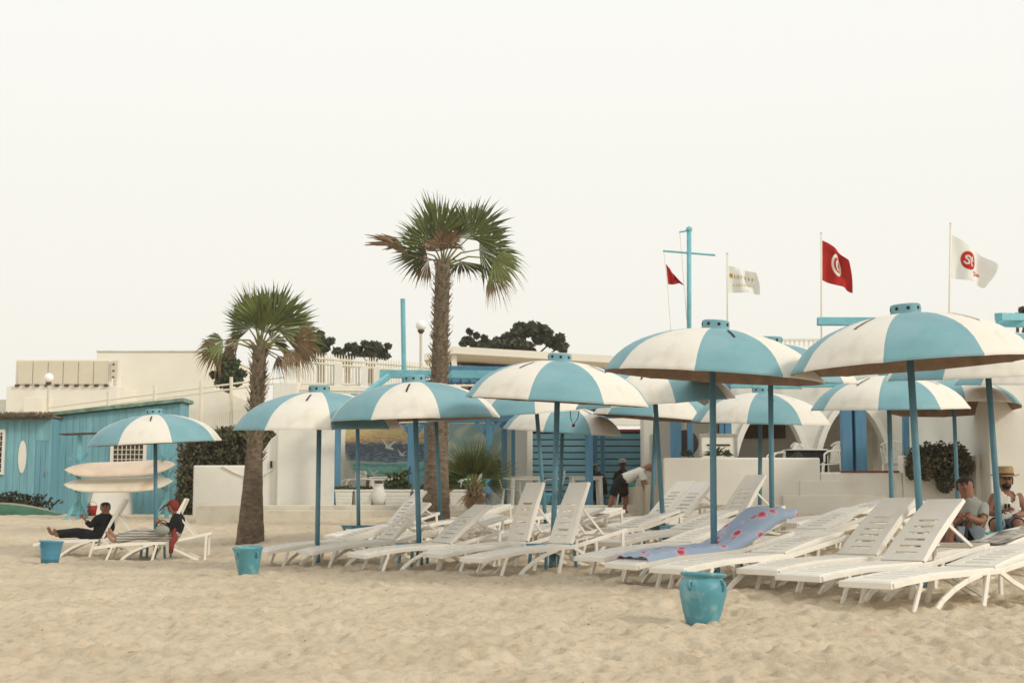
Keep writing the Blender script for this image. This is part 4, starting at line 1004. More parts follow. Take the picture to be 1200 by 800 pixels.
def lounger_data():
    bm = B()
    for s_ in (-1, 1):
        xs = [0,.12,.3,.5,.8,1.15,1.25,1.5,1.75,1.95]; y = s_*WD/2
        for a, b_ in zip(xs, xs[1:]): bar(bm, (a,y,railz(a)-.028), (b_+.004,y,railz(b_)-.028), .032, .048)
    bar(bm, (.0,-WD/2,railz(0)-.03), (.0,WD/2,railz(0)-.03), .045, .055); bar(bm, (1.95,-WD/2,railz(1.95)-.03), (1.95,WD/2,railz(1.95)-.03), .05, .05); bar(bm, (1.14,-WD/2+.02,.235), (1.14,WD/2-.02,.235), .05, .05)
    LG['frame'] = bm
    def leg(fn):
        bm = B()
        for s_ in (-1,1): fn(bm, s_)
        return bm
    legs = []
    for s_ in (-1,1):
        y = s_*(WD/2+.005)
        bm = B(); bar(bm, (.30,y,railz(.3)-.05), (.20,y,-.03), .028, .036); legs.append(bm)
        bm = B(); pts = [(.98,.255),(.82,.21),(.66,.14),(.52,.05),(.44,-.03)]
        for (a, za), (b_, zb_) in zip(pts, pts[1:]): bar(bm, (a,y,za), (b_,y,zb_), .03, .045)
        legs.append(bm)
        bm = B(); bar(bm, (1.06,y,.26), (.98,y,-.03), .03, .042); legs.append(bm)
        bm = B(); pts = [(1.20,.27),(1.34,.18),(1.50,.10),(1.66,.02),(1.78,-.03)]
        for (a, za), (b_, zb_) in zip(pts, pts[1:]): bar(bm, (a,y,za), (b_,y,zb_), .03, .042)
        legs.append(bm)
        bm = B(); bar(bm, (1.90,y,.42), (1.88,y,-.03), .03, .04); legs.append(bm)
    LG['legs'] = legs
    bm = B(); slotted(bm, 1.17, WD-.05, [.15+.105*k for k in range(10)], .46, .024, .0, lambda x: railz(x)+.004, .034); LG['seat'] = bm
    bm = B(); slotted(bm, .80, WD-.08, [.09+.082*k for k in range(6)], .30, .022, 0, lambda x: 0, .028)
    for s_ in (-1,1): bar(bm, (0,s_*(WD/2-.045),-.018), (.80,s_*(WD/2-.045),-.018), .022, .042)
    for v in bm.verts: v.co.y *= 1-.16*v.co.x/.8; v.co.z += .02*math.sin(math.pi*v.co.x/.8)
    LG['back'] = bm
lounger_data()
def tmpme(name, bm, m_, bev=.006):
    o = obj(name, bm, m_); me = o.data; bpy.data.objects.remove(o); return me
ME_FR = tmpme('frame', LG['frame'], 'plastic'); ME_LEG = [tmpme('leg', b_, 'plastic') for b_ in LG['legs']]
ME_SEAT = tmpme('seat', LG['seat'], 'plastic'); ME_BACK = tmpme('backrest', LG['back'], 'plastic')
PROTO = {}
def lounger(label, px_, D_, back=0, yaw=28, sink=0., group='white resin sun loungers', grime=False, tilt=0):
    ya = R(yaw); s_ = S(D_); pxc = px_+WD/2*math.sin(ya)*s_
    b0 = P(pxc, D_); hx, hy = b0.x+1.9*math.cos(ya), b0.y+1.9*math.sin(ya)
    t = thing('sun_lounger', label, 'sun lounger', b0-Vector((0,0,sink)), 0, group)
    pitch = math.atan((G(hx, hy)-b0.z)/1.9)+R(tilt)
    t.rotation_euler = (R(random.uniform(-1.2,1.2)), -pitch, ya)
    def add(nm, me, loc=(0,0,0), rot=(0,0,0), bev=.005):
        o = bpy.data.objects.new(nm, me); COL.objects.link(o); o.parent = t; o.location = loc; o.rotation_euler = rot
        md = o.modifiers.new('b', 'BEVEL'); md.width = bev; md.segments = 2; return o
    add('frame', ME_FR); add('seat', ME_SEAT)
    for me in ME_LEG: add('leg', me)
    base_ang = math.degrees(math.atan2(.155, .70)); A = max(back, base_ang-1) if back else base_ang-.5
    add('backrest', ME_BACK, (1.185,0,.317), (0,-R(A),0))
    if back > 16:
        bm = B()
        for s2 in (-1,1):
            p = Vector((1.185+.52*math.cos(R(A)), s2*.22, .317+.52*math.sin(R(A))-.03)); xq = min(1.88, p.x+.30); bar(bm, p, (xq, s2*.22, railz(xq)-.02), .02, .028)
        bar(bm, (xq,-.3,railz(xq)-.02), (xq,.3,railz(xq)-.02), .025, .025); obj('strut', bm, 'plastic', t)
    return t, A
LO = {}
LL = [ # key, label, foot px, D, back, yaw
 ('a1','nearest lounger at the lower right, low back, running out of the picture',990,12.2,0,27),
 ('a2','lounger with steeply raised back directly behind the nearest lounger',914,12.9,44,26),
 ('a3','lounger with raised back just left of the steep one under the nearest umbrella',868,13.7,42,26),
 ('b1','flat lounger right behind the turquoise jar',765,14.1,0,25),
 ('c1','flat lounger immediately left of the towel covered one',676,16.3,0,28),
 ('c2','lounger with steep back and blue table beside it, right of the centre pole',541,17.2,66,26),
 ('c3','lounger with steep back partly hidden by the centre pole',497,18.3,68,26),
 ('d1','lounger with raised back nearest the cream fronted umbrella pole',408,18.7,37,27),
 ('d2','lounger with raised back left of the cream fronted umbrella pole',350,20.2,38,27),
 ('d3','flat lounger ending behind the small turquoise pot',300,20.9,0,25),
 ('e1','lounger with raised back farthest toward the mural',380,25.0,42,27),
 ('e2','flat lounger behind the raised ones near the tall palm',440,22.0,0,27),
 ('e3','flat lounger beside the foot of the tall palm',470,25.5,0,27),
 ('f1','flat lounger before the low bushy palm',548,24.5,0,28),
 ('f2','flat lounger in the middle of the crowd left of the centre pole',560,21.3,16,30),
 ('f3','flat lounger behind the centre umbrella pole',583,22.3,0,26),
 ('f5','flat lounger just right of the steep pair',640,20.2,13,28),
 ('g1','left lounger of the raised pair before the white terrace wall',688,23.0,40,28),
 ('g2','right lounger of the raised pair before the white terrace wall',706,22.1,40,28),
 ('g3','lounger with steep back between the two poles right of the jar',766,21.0,50,27),
 ('g5','flat lounger between towel lounger and raised pair',700,19.0,14,28),
 ('h1','flat lounger beside the terrace steps',905,21.0,0,27),
 ('h2','lounger with slightly raised back before the terrace steps',932,18.9,18,27),
 ('h3','flat lounger in front of the steps, nearer the camera',846,17.6,16,29),
 ('i1','flat lounger before the seated young man',1035,15.0,0,24),
 ('i2','flat lounger beside the hat wearing man',1085,16.4,0,20),
 ('j1','lounger under the reclining man in black',47,26.3,62,7),
 ('j2','lounger under the woman in the red scarf',116,25.1,66,7)]
for k, lb, px_, D_, bk, yw in LL: LO[k] = lounger(lb, px_, D_, bk, yw)
LO['b2'] = lounger('lounger covered with a flowered blue towel', 712, 14.9, 20, 26)

# flowered towel draped over lounger b2
def towel_mat():
    m = bpy.data.materials.new('flowered towel'); m.use_nodes = True; n = m.node_tree; b = n.nodes['Principled BSDF']; b.inputs['Roughness'].default_value = .95; L = n.links.new
    tc = n.nodes.new('ShaderNodeTexCoord'); vo = n.nodes.new('ShaderNodeTexVoronoi'); vo.inputs['Scale'].default_value = 6.0; L(tc.outputs['Object'], vo.inputs[0])
    nz = n.nodes.new('ShaderNodeTexNoise'); nz.inputs['Scale'].default_value = 14; L(tc.outputs['Object'], nz.inputs[0])
    ad = n.nodes.new('ShaderNodeMath'); ad.operation = 'MULTIPLY_ADD'; ad.inputs[1].default_value = .25; L(nz.outputs[0], ad.inputs[0]); L(vo.outputs['Distance'], ad.inputs[2])
    r = n.nodes.new('ShaderNodeValToRGB'); e = r.color_ramp; e.elements[0].position = .30; e.elements[0].color = (.55,.05,.11,1); e.elements[1].position = .56; e.elements[1].color = (.36,.46,.60,1)
    x = e.elements.new(.40); x.color = (.62,.25,.30,1); x = e.elements.new(.46); x.color = (.60,.52,.60,1)
    L(ad.outputs[0], r.inputs[0]); L(r.outputs[0], b.inputs['Base Color']); return m
lt, A = LO['b2']
t = thing('beach_towel', 'blue beach towel with red and pink flowers draped over a lounger', 'towel', lt.location); t.rotation_euler = lt.rotation_euler
bm = B(); nu, nv = 90, 26; grid = []
for i in range(nu+1):
    row = []; s_ = .12+1.95*i/nu
    for j in range(nv+1):
        w_ = -.40+.80*j/nv; y = max(-WD/2-.03, min(WD/2+.03, w_*.86)); 
        if s_ < 1.17: x, z = s_, railz(s_)+.022
        else: x, z = 1.185+(s_-1.17)*math.cos(R(A)), .317+(s_-1.17)*math.sin(R(A))+.022
        bulge = (.13+.05*math.sin(w_*16+s_*7))*math.exp(-((s_-1.72)/.25)**2)*(1-abs(w_)*1.2)
        z += bulge+.022*(1+noise.noise((s_*5, w_*9, 2)))+.01*(1+noise.noise((s_*14, w_*14, 5)))+ (-(abs(w_)-.36)*2.2 if abs(w_) > .36 else 0)
        row.append(bm.verts.new((x, y, z)))
    grid.append(row)
for i in range(nu):
    for j in range(nv): bm.faces.new((grid[i][j], grid[i+1][j], grid[i+1][j+1], grid[i][j+1]))
o = obj('cloth', bm, towel_mat(), t, True); md = o.modifiers.new('s','SOLIDIFY'); md.thickness = .012
# turquoise towel by hat man, striped mat
def flat_cloth(name, label, loc, rz, lx, ly, m_, cat='towel', tz=0):
    t = thing(name, label, cat, loc, rz); bm = B(); g = [[bm.verts.new((lx*(i/20-.5), ly*(j/10-.5), .02+.03*noise.noise((i*.3,j*.4,loc[0])))) for j in range(11)] for i in range(21)]
    for i in range(20):
        for j in range(10): bm.faces.new((g[i][j], g[i+1][j], g[i+1][j+1], g[i][j+1]))
    o = obj('cloth', bm, m_, t, True); md = o.modifiers.new('s','SOLIDIFY'); md.thickness = .015; t.rotation_euler = (0,-tz,rz)
def ondeck(key, x, y, up=.03):
    l = LO[key][0]; return l.matrix_world @ Vector((x, y, railz(x)+up))
bpy.context.view_layer.update()
flat_cloth('beach_towel', 'turquoise towel spread on the lounger beside the hat wearing man', ondeck('i2',1.05,.12,.02), R(20), .8, .45, M['tealc'])
flat_cloth('beach_mat', 'grey striped mat lying on the flat lounger at right', ondeck('i1',1.5,-.05,.03), R(24), .85, .42, M['striped'], 'mat', R(12))
t = thing('book', 'white booklet lying on the lounger before the terrace steps', 'book', ondeck('h2',.9,0,.012), R(35)); bm = B(); box(bm, -.11,.11,-.075,.075,0,.03); obj('pages', bm, 'boardbt', t, bevel=.004)
bm = B(); box(bm, -.115,.115,-.08,.08,.031,.036); obj('cover', bm, 'capc', t)

# ------------------------------------------------------------ pots
def jar(label, px_, D_, prof, m_, handles, tilt=(0,0), grp='blue pots standing on the sand', name='jar', hz=.26, hr=.17):
    t = thing(name, label, name.replace('_',' '), P(px_, D_)-Vector((0,0,.03)), R(20), grp); t.rotation_euler = (R(tilt[0]), R(tilt[1]), R(20))
    bm = B(); lathe(bm, prof, 40); obj('body', bm, m_, t, True)
    bm = B(); lathe(bm, [(0,prof[-1][1]+.01),(prof[-1][0],prof[-1][1]+.01)], 24); obj('soil', bm, 'dark', t)
    for k in range(handles):
        a = 2*math.pi*k/handles+.5; v = Vector((math.cos(a), math.sin(a), 0))
        bm = B(); tube(bm, [v*(hr-.02)+Vector((0,0,hz+.03)), v*(hr+.018)+Vector((0,0,hz+.018)), v*(hr+.022)+Vector((0,0,hz-.012)), v*(hr-.01)+Vector((0,0,hz-.04))], [.016,.013,.013,.018], 8); obj('handle', bm, m_, t, True)
jar('large turquoise glazed jar leaning on the sand before the loungers', 819, 11.3, [(0,0),(.115,0),(.125,.02),(.155,.12),(.182,.24),(.186,.30),(.170,.345),(.152,.362),(.150,.375),(.178,.385),(.182,.40),(.172,.412),(.155,.408),(.140,.37),(.14,.25)], 'pot', 4, (-2,4), hz=.315, hr=.18)
jar('small turquoise pot with lug handles before the shorter palm', 295, 18.3, [(0,0),(.11,0),(.125,.05),(.165,.26),(.178,.34),(.195,.365),(.195,.385),(.18,.39),(.165,.36),(.15,.2)], 'pot', 4, (2,-3), hz=.30, hr=.175)
jar('plain blue tub in front of the reclining man', 64, 23.6, [(0,0),(.135,0),(.16,.2),(.178,.36),(.198,.375),(.198,.395),(.183,.395),(.165,.3),(.15,.1)], 'potb', 2, (0,3), name='tub', hz=.33, hr=.18)
# blue bowl on terrace
t = thing('basin', 'blue plastic basin on the terrace kerb by the cafe tables', 'basin', at(632,589,34.3)); t.location.z = .885
bm = B(); lathe(bm, [(0,0),(.2,0),(.29,.22),(.32,.26),(.30,.27),(.27,.2),(.19,.03),(0,.03)], 28); obj('body', bm, 'potb', t, True)

# ------------------------------------------------------------ terrace furniture
def plastic_chair(loc, rz, label, first=[None], m_='plastic'):
    if first[0] is None:
        t = thing('plastic_chair', label, 'chair', loc, rz, 'white plastic armchairs on the terraces'); first[0] = t
        bm = B(); slotted(bm, .44, .46, [.12,.2,.28,.36], .3, .025, -.22, lambda x: .43-.02*math.sin((x+.22)*4), .012); obj('seat', bm, m_, t)
        bm = B()
        for k in range(9):
            a = R(-40+80*k/8); zt_ = .86-.06*abs(k-4)/4*abs(k-4)/4*2; x = -.22-.04*math.cos(a); y = .26*math.sin(a)/math.sin(R(40))*.9
            bar(bm, (x,y,.42), (x-.09,y*1.12,zt_), .03, .014)
        tube(bm, [(-.24-.1+.02*abs(q), .26*q, .87-.07*q*q) for q in np.linspace(-1,1,12)], .02, 6); tube(bm, [(-.25, .23*q, .44) for q in np.linspace(-1,1,5)], .018, 6); obj('backrest', bm, m_, t)
        for s_ in (-1,1):
            bm = B(); tube(bm, [(-.31,s_*.27,.70),(-.1,s_*.29,.67),(.12,s_*.29,.66),(.2,s_*.285,.60),(.2,s_*.28,.44)], .02, 6); obj('armrest', bm, m_, t)
            for x in (-.2,.2):
                bm = B(); bar(bm, (x,s_*.24,.43), (x*1.25,s_*.27,0), .045, .045); obj('leg', bm, m_, t)
        return t
    r = dup(first[0]); r.location = loc; r.rotation_euler = (0,0,rz); r['label'] = label; return r
def plastic_table(loc, rz, label, first=[None], w_=.8):
    if first[0] is None:
        t = thing('plastic_table', label, 'table', loc, rz, 'white plastic tables on the terraces'); first[0] = t
        bm = B(); box(bm, -.4,.4,-.4,.4,.70,.73); obj('top', bm, 'plastic', t, bevel=.01)
        bm = B(); box(bm, -.37,.37,-.37,-.35,.64,.698); box(bm, -.37,.37,.35,.37,.64,.698); box(bm, -.37,-.35,-.349,.349,.64,.698); box(bm, .35,.37,-.349,.349,.64,.698); obj('apron', bm, 'plastic', t)
        for sx in (-1,1):
            for sy in (-1,1): bm = B(); bar(bm, (sx*.33,sy*.33,.699), (sx*.36,sy*.36,0), .07, .07); obj('leg', bm, 'plastic', t)
        return t
    r = dup(first[0]); r.location = loc; r.rotation_euler = (0,0,rz); r['label'] = label; return r
ZT, ZU = .862, 1.322
def TP(px_, D_, z): return Vector((X(px_, D_), D_, z))
for px_, D_, rz, lb in ((413,36.8,200,'white chair by the rocks of the mural'),(436,36.6,-20,'white chair behind the planters facing left'),(548,36.6,190,'white chair behind the low bushy palm'),
        (600,36.2,0,'white chair at the left of the centre cafe table'),(646,36.5,180,'white chair with rounded back right of the centre cafe table'),(738,36.0,150,'white chair with turquoise cushion behind the bending man')):
    plastic_chair(TP(px_,D_,ZT), R(rz), lb)
for px_, D_, rz, lb in ((913,30.2,185,'white chair in front of the first arch'),(966,29.6,200,'white chair with fan back left of the blue posts'),(1051,29.6,60,'white chair right of the cream door'),(1108,29.8,180,'white chair above the hanging shrub'),(1136,29.4,170,'white chair nearest the right hand house'),(952,30.8,10,'white chair behind the fan backed one')):
    plastic_chair(TP(px_,D_,ZU), R(rz), lb)
for px_, D_, z, lb in ((616,36.2,ZT,'white cafe table left of the steep loungers'),(686,36.0,ZT,'white cafe table with people seated behind it'),(452,36.8,ZT,'white table behind the planters before the mural'),(942,30.2,ZU,'white table before the first arch with a dark box'),(1078,30.0,ZU,'white table before the blue wall painting'),(1150,30.2,ZU,'white table nearest the right hand house')):
    plastic_table(TP(px_,D_,z), R(3), lb)
t = thing('cushion', 'small turquoise cushion on the chair behind the bending man', 'cushion', TP(741,36.0,ZT+.45), R(150)); bm = B(); ball(bm, (0,0,.06), .2, 1, 1, .32, 3); box(bm, -.15,.15,-.15,.15,.0,.04); obj('cover', bm, 'tealc', t, True)
t = thing('box', 'black box standing on the table before the first arch', 'box', TP(943,30.0,ZU+.0)); bm = B(); box(bm, -.5,.35,-.5,-.42,.02,.66); obj('body', bm, 'dark', t, bevel=.02); bm = B(); box(bm, -.51,.36,-.51,-.41,.661,.69); obj('lid', bm, 'black', t)
t['label'] = 'black box standing on the terrace before the first arch table'
# planters
D = 34.7; xs = [(393,428),(430,436),(437,472),(474,505),(507,545),(546,566)]
pts_ = [(395,415,'first long white planter box at the left of the mural'),(418,438,'second white planter box before the mural rocks'),(452,482,'third white planter box with leafy plants'),(528,548,'white planter box left of the low bushy palm'),(486,505,'white planter box left of the tall palm trunk')]
for a, b_, lb in pts_:
    t = thing('planter', lb, 'planter', TP((a+b_)/2, D, ZT), 0, 'white planter boxes along the terrace edge'); hw = (b_-a)/2/S(D)
    bm = B(); vs0 = [(-hw*.9,-.14),(hw*.9,-.14),(hw*.9,.14),(-hw*.9,.14)]
    prism(bm, [(-hw*.88,0),(hw*.88,0),(hw,.34),(-hw,.34)], -.16, .16); bmesh.ops.recalc_face_normals(bm, faces=bm.faces)
    for zz in (.08,.16,.24): box(bm, -hw*.95, hw*.95, -.168, -.161, zz, zz+.03)
    obj('box', bm, 'whiteg', t); bm = B(); box(bm, -hw-.02, hw+.02, -.18, .18, .341, .39); obj('rim', bm, 'whiteg', t, bevel=.01)
    bm = B()
    for k in range(26):
        xx = random.uniform(-hw, hw)*.9; hh = random.uniform(.03,.12) if 'leafy' not in lb else random.uniform(.15,.6)
        tube(bm, [(xx,0,.38),(xx+random.uniform(-.05,.05),random.uniform(-.05,.05),.38+hh)], [.01,.004], 4)
        leaves(bm, [Vector((xx+random.uniform(-.06,.06), random.uniform(-.06,.06), .38+hh*random.random())) for _ in range(6)], .05 if 'leafy' not in lb else .09)
    obj('plants', bm, 'gleaf', t)
t = thing('urn', 'small white urn between the planters', 'urn', TP(445, 34.6, ZT)); bm = B(); lathe(bm, [(0,0),(.12,0),(.16,.12),(.19,.28),(.12,.42),(.1,.5),(.13,.53),(.1,.53),(.08,.4)], 24); obj('body', bm, 'whiteg', t, True)
# flower pot on cafe table
t = thing('flower_pot', 'small pot of yellow flowers on the cafe table', 'flower pot', TP(694, 36.0, ZT+.732)); bm = B(); lathe(bm, [(0,0),(.07,0),(.09,.14),(.08,.14),(0,.12)], 16); obj('pot', bm, 'dark', t, True)
bm = B(); leaves(bm, blobpts(160, (0,0,.22), .13,.1,.1), .03); obj('leaves', bm, 'gleaf', t); bm = B(); leaves(bm, blobpts(26, (0,-.03,.28), .13,.1,.05), .025, 0, .9); obj('flowers', bm, mat('yellow petals', (.62,.5,.06), .8, .1), t)

# ------------------------------------------------------------ people
def skin_mesh(name, verts, edges, rads, root, m_, parent, sub=2, extra=None, keep=None):
    me = bpy.data.meshes.new(name+'_tmp'); me.from_pydata([tuple(v) for v in verts], edges, []); me.update()
    o = bpy.data.objects.new(name+'_tmp', me); COL.objects.link(o)
    md = o.modifiers.new('skin', 'SKIN'); md.branch_smoothing = .3; md.use_smooth_shade = True
    for i, r_ in enumerate(rads):
        rr = r_ if isinstance(r_, tuple) else (r_, r_)
        me.skin_vertices[0].data[i].radius = rr; me.skin_vertices[0].data[i].use_root = (i == root)
    s_ = o.modifiers.new('sub', 'SUBSURF'); s_.levels = sub; s_.render_levels = sub
    bpy.context.view_layer.update(); dg = bpy.context.evaluated_depsgraph_get()
    ev = o.evaluated_get(dg); m2 = bpy.data.meshes.new_from_object(ev); bm = bmesh.new(); bm.from_mesh(m2)
    bpy.data.meshes.remove(m2); bpy.data.objects.remove(o); bpy.data.meshes.remove(me)
    bmesh.ops.recalc_face_normals(bm, faces=bm.faces)
    if keep is not None: keep.append(bm.copy())
    if extra: extra(bm)
    return obj(name, bm, m_, parent, True)
def person(label, loc, J, skin='skin', top=None, bottom=None, hairm='hair', extras=None, face=Vector((0,-1,0)), shoes=None, sleeves=1, longpants=False, size=1., beard=False, hair_r=1., scarf=None, tank=False):
    """J: joints dict in metres: pel chest neck head, shL elL haL shR elR haR, hiL knL anL toL, ..."""
    t = thing('person', label, 'person', loc); j = {k: Vector(v) for k, v in J.items()}
    order = ['pel','belly','chest','neck','head0','crown','shL','elL','haL','shR','elR','haR','hiL','knL','anL','toL','hiR','knR','anR','toR']
    up = (j['head']-j['neck']).normalized(); j['belly'] = j['pel'].lerp(j['chest'], .5); j['head0'] = j['head']-up*.02; j['crown'] = j['head']+up*.10
    fc = (face-up*face.dot(up)).normalized(); 
    rad = dict(pel=.15, belly=.145, chest=.155, neck=.06, head0=.092, crown=.092, shL=.07, elL=.046, haL=.03, shR=.07, elR=.046, haR=.03, hiL=.10, knL=.066, anL=.038, toL=.028, hiR=.10, knR=.066, anR=.038, toR=.028)
    E = [('pel','belly'),('belly','chest'),('chest','neck'),('neck','head0'),('head0','crown'),('chest','shL'),('shL','elL'),('elL','haL'),('chest','shR'),('shR','elR'),('elR','haR'),('pel','hiL'),('hiL','knL'),('knL','anL'),('anL','toL'),('pel','hiR'),('hiR','knR'),('knR','anR'),('anR','toR')]
    ix = {k: i for i, k in enumerate(order)}
    def extra(bm):
        # nose, ears, fingers
        hd = j['head']; side = fc.cross(up).normalized()
        tube(bm, [hd+fc*.078+up*.02, hd+fc*.104-up*.018, hd+fc*.082-up*.03], [.009,.016,.008], 6)
        for s_ in (-1,1): ball(bm, hd+side*s_*.082, .022, .6, .6, 1, 1)
        for sd_ in 'LR':
            hnd = j['ha'+sd_]; fd = (hnd-j['el'+sd_]).normalized(); ac = fd.orthogonal().normalized(); nn = fd.cross(ac)
            tube(bm, [hnd-fd*.01, hnd+fd*.05, hnd+fd*.085], [.026,.036,.032], 8, flat=.5)
            for q, ln in ((-.03,.055),(-.011,.07),(.010,.066),(.029,.05)):
                a0 = hnd+fd*.08+ac*q; tube(bm, [a0, a0+fd*ln*.5+nn*.004, a0+fd*ln*.85+nn*.02, a0+fd*ln+nn*.035], [.0095,.009,.008,.006], 6)
            a0 = hnd+fd*.03+ac*.03; tube(bm, [a0, a0+fd*.025+ac*.025, a0+fd*.055+ac*.03+nn*.012], [.012,.0105,.008], 6)
    kp = []
    skin_mesh('body', [j[k] for k in order], [(ix[a], ix[b_]) for a, b_ in E], [rad[k] for k in order], 0, skin, t, 3, extra, kp)
    base_bm = kp[0]
    def nearest(p):
        best = (9, None, 0)
        for a, b_ in E:
            A_, d_ = j[a], j[b_]-j[a]; q_ = max(0, min(1, (p-A_).dot(d_)/max(d_.length_squared, 1e-8))); ds = (p-A_-d_*q_).length/(rad[a]*(1-q_)+rad[b_]*q_)
            if ds < best[0]: best = (ds, (a, b_), q_)
        return best[1], best[2]
    NE = {v.index: nearest(v.co) for v in base_bm.verts}
    def garment(nm, pred, off, m_, th=.008):
        b3 = base_bm.copy(); b3.verts.ensure_lookup_table(); kill = []
        for v in b3.verts:
            sg, q_ = NE[v.index]
            if not pred(sg, q_, v.co): kill.append(v)
        mv = [(v, v.normal.copy()) for v in b3.verts]
        for v, n_ in mv: v.co += n_*(off+.004*noise.noise(v.co*14))
        bmesh.ops.delete(b3, geom=kill, context='VERTS')
        if not b3.faces: b3.free(); return
        seen = set(); groups_ = []
        for v in b3.verts:
            if v in seen: continue
            st = [v]; seen.add(v); g_ = []
            while st:
                q2 = st.pop(); g_.append(q2)
                for e_ in q2.link_edges:
                    o2 = e_.other_vert(q2)
                    if o2 not in seen: seen.add(o2); st.append(o2)
            groups_.append(g_)
        groups_.sort(key=len); bmesh.ops.delete(b3, geom=[v for g_ in groups_[:-1] for v in g_], context='VERTS')
        o_ = obj(nm, b3, m_, t, True); md_ = o_.modifiers.new('s','SOLIDIFY'); md_.thickness = th; md_.offset = -1; return o_
    side = fc.cross(up).normalized(); hd = j['head']
    for s_ in (-1,1):
        bm = B(); ball(bm, hd+fc*.084+side*s_*.03+up*.022, .011, sub=2); obj('eye', bm, 'dark', t, True)
    bm = B(); tube(bm, [hd+fc*.090+side*q-up*.052 for q in (-.022,0,.022)], [.004,.008,.004], 6); obj('mouth', bm, mat('lips', (.22,.07,.05), .6, .05), t, True)
    bm = B()
    for s_ in (-1,1): tube(bm, [hd+fc*.086+side*s_*.014+up*.040, hd+fc*.080+side*s_*.046+up*.042], [.006,.004], 5)
    obj('eyebrows', bm, 'hair', t, True)
    if hairm:
        garment('hair', lambda sg, q_, p: sg in (('neck','head0'),('head0','crown')) and ((p-hd).dot(up) > .042+.02*noise.noise(p*30) or ((p-hd).dot(fc) < .015 and (p-hd).dot(up) > -.05)), .013*hair_r, hairm, .012)
    if beard:
        bm = B(); ball(bm, hd+fc*.035-up*.06, .06, 1, .85, .75, 3); obj('beard', bm, 'hair', t, True)
    tor = (('pel','belly'),('belly','chest'))
    if top:
        def ps(sg, q_, p):
            if tank:
                sx_ = (j['shL']-j['shR']).normalized(); ut_ = (j['chest']-j['pel']).normalized(); h_ = (p-j['chest']).dot(ut_); sd_ = abs((p-j['chest']).dot(sx_))
                if sg in tor or sg == ('pel','hiL') or sg == ('pel','hiR'): return h_ < .02 or sd_ < .14
                if sg[0][:2] in ('el','kn','hi') or sg[0] in ('neck','head0'): return False
                return sd_ < .125 and h_ < .19 and not (sd_ < .045+max(0, h_)*.15 and h_ > .03)
            if sg in tor: return True
            if tank and (p-j['neck']-fc*.07).length < .115: return False
            if tank and sg[0] == 'chest': return abs((p-j['chest']).dot((j['shL']-j['shR']).normalized())) < .125 and q_ < .95
            if sg == ('chest','neck'): return q_ < .72
            if sg[0] == 'chest': return q_ < .72 if tank else True
            if sg[0] in ('shL','shR'): return (not tank) and bool(sleeves) and (sleeves == 2 or q_ < .62)
            if sg[0] in ('elL','elR'): return sleeves == 2 and q_ < .75
            if sg == ('pel','hiL') or sg == ('pel','hiR'): return q_ < .3
            return False
        garment('shirt', ps, .016, top)
    if bottom:
        def pb(sg, q_, p):
            if sg == ('pel','belly'): return q_ < .7
            if sg[0] == 'pel': return True
            if sg[0] in ('hiL','hiR'): return longpants or q_ < .85
            if sg[0] in ('knL','knR'): return longpants and q_ < .85
            return False
        garment('trousers' if longpants else 'shorts', pb, .022, bottom)
    base_bm.free()
    if extras: extras(t, j, fc, up, side)
    return t

# reclining man in black (lounger j1)
D = 26.3; b0 = P(100, D); g0 = b0.z
def q(px_, py_, dy=0): v = at(px_, py_, D+dy); return v-b0
yb = YH-(b0.z-HC)*S(D)
J = dict(pel=q(117,628), chest=q(122,611), neck=q(123.5,602), head=q(123.5,594.5), shL=q(115,607,-.14), elL=q(106,616,-.2), haL=q(100,609,-.22), shR=q(129,607,.12), elR=q(131,620,.15), haR=q(120,629,-.1),
         hiL=q(113,630,-.1), knL=q(90,624,-.12), anL=q(66,627,-.1), toL=q(63,619,-.12), hiR=q(113,629,.1), knR=q(92,623,.12), anR=q(60,625,.1), toR=q(56,617,.1))
person('man in black sitting up on the left lounger with legs stretched out', b0, J, 'skin2', 'black', 'black', longpants=True, sleeves=2, face=Vector((.15,-1,.05)))
# woman in red scarf (lounger j2)
D = 25.1; b0 = P(180, D)
def ex_woman(t, j, fc, up, side):
    hd = j['head']; bm = B(); d = bmesh.ops.create_icosphere(bm, subdivisions=3, radius=1)
    for v in d['verts']:
        n = v.co.copy(); v.co = side*n.x*.112+fc*n.y*.112+up*n.z*.125
    bmesh.ops.delete(bm, geom=[v for v in bm.verts if v.co.dot(fc) > .055 and v.co.dot(up) < .05], context='VERTS')
    for v in bm.verts: v.co += hd+up*.01-fc*.01
    o = obj('scarf', bm, 'redc', t, True); md = o.modifiers.new('s','SOLIDIFY'); md.thickness = .02
    bm = B(); tube(bm, [hd-fc*.05-up*.06, j['neck']-fc*.02, j['chest']+fc*.02+Vector((-.04,-.12,-.05)), j['chest']+Vector((.0,-.2,-.30)), j['pel']+Vector((.03,-.34,-.1)), j['pel']+Vector((.02,-.36,-.28))], [.08,.09,.07,.06,.06,.04], 10, flat=.5); obj('scarf_tail', bm, 'redc', t, True)
    bm = B(); tube(bm, [hd+up*.06-fc*.02, hd+up*.09+fc*.12, hd+up*.05+fc*.24], [.06,.05,.02], 8, flat=.4); obj('visor', bm, 'redc', t, True)
J = dict(pel=q(205,628), chest=q(209,610), neck=q(207,602), head=q(203,594), shL=q(206,607,-.14), elL=q(199,620,-.2), haL=q(191,615,-.2), shR=q(212,607,.12), elR=q(205,619,.2), haR=q(192,613,.1),
         hiL=q(201,630,-.09), knL=q(165,626,-.1), anL=q(132,634,-.1), toL=q(124,622,-.12), hiR=q(201,629,.09), knR=q(167,624,.1), anR=q(134,629,.1), toR=q(127,618,.1))
person('woman in red headscarf, black top and striped trousers reclining on a lounger', b0, J, 'skin', 'black', M['striped'], None, ex_woman, Vector((-1,-.25,-.1)), longpants=True, sleeves=2)
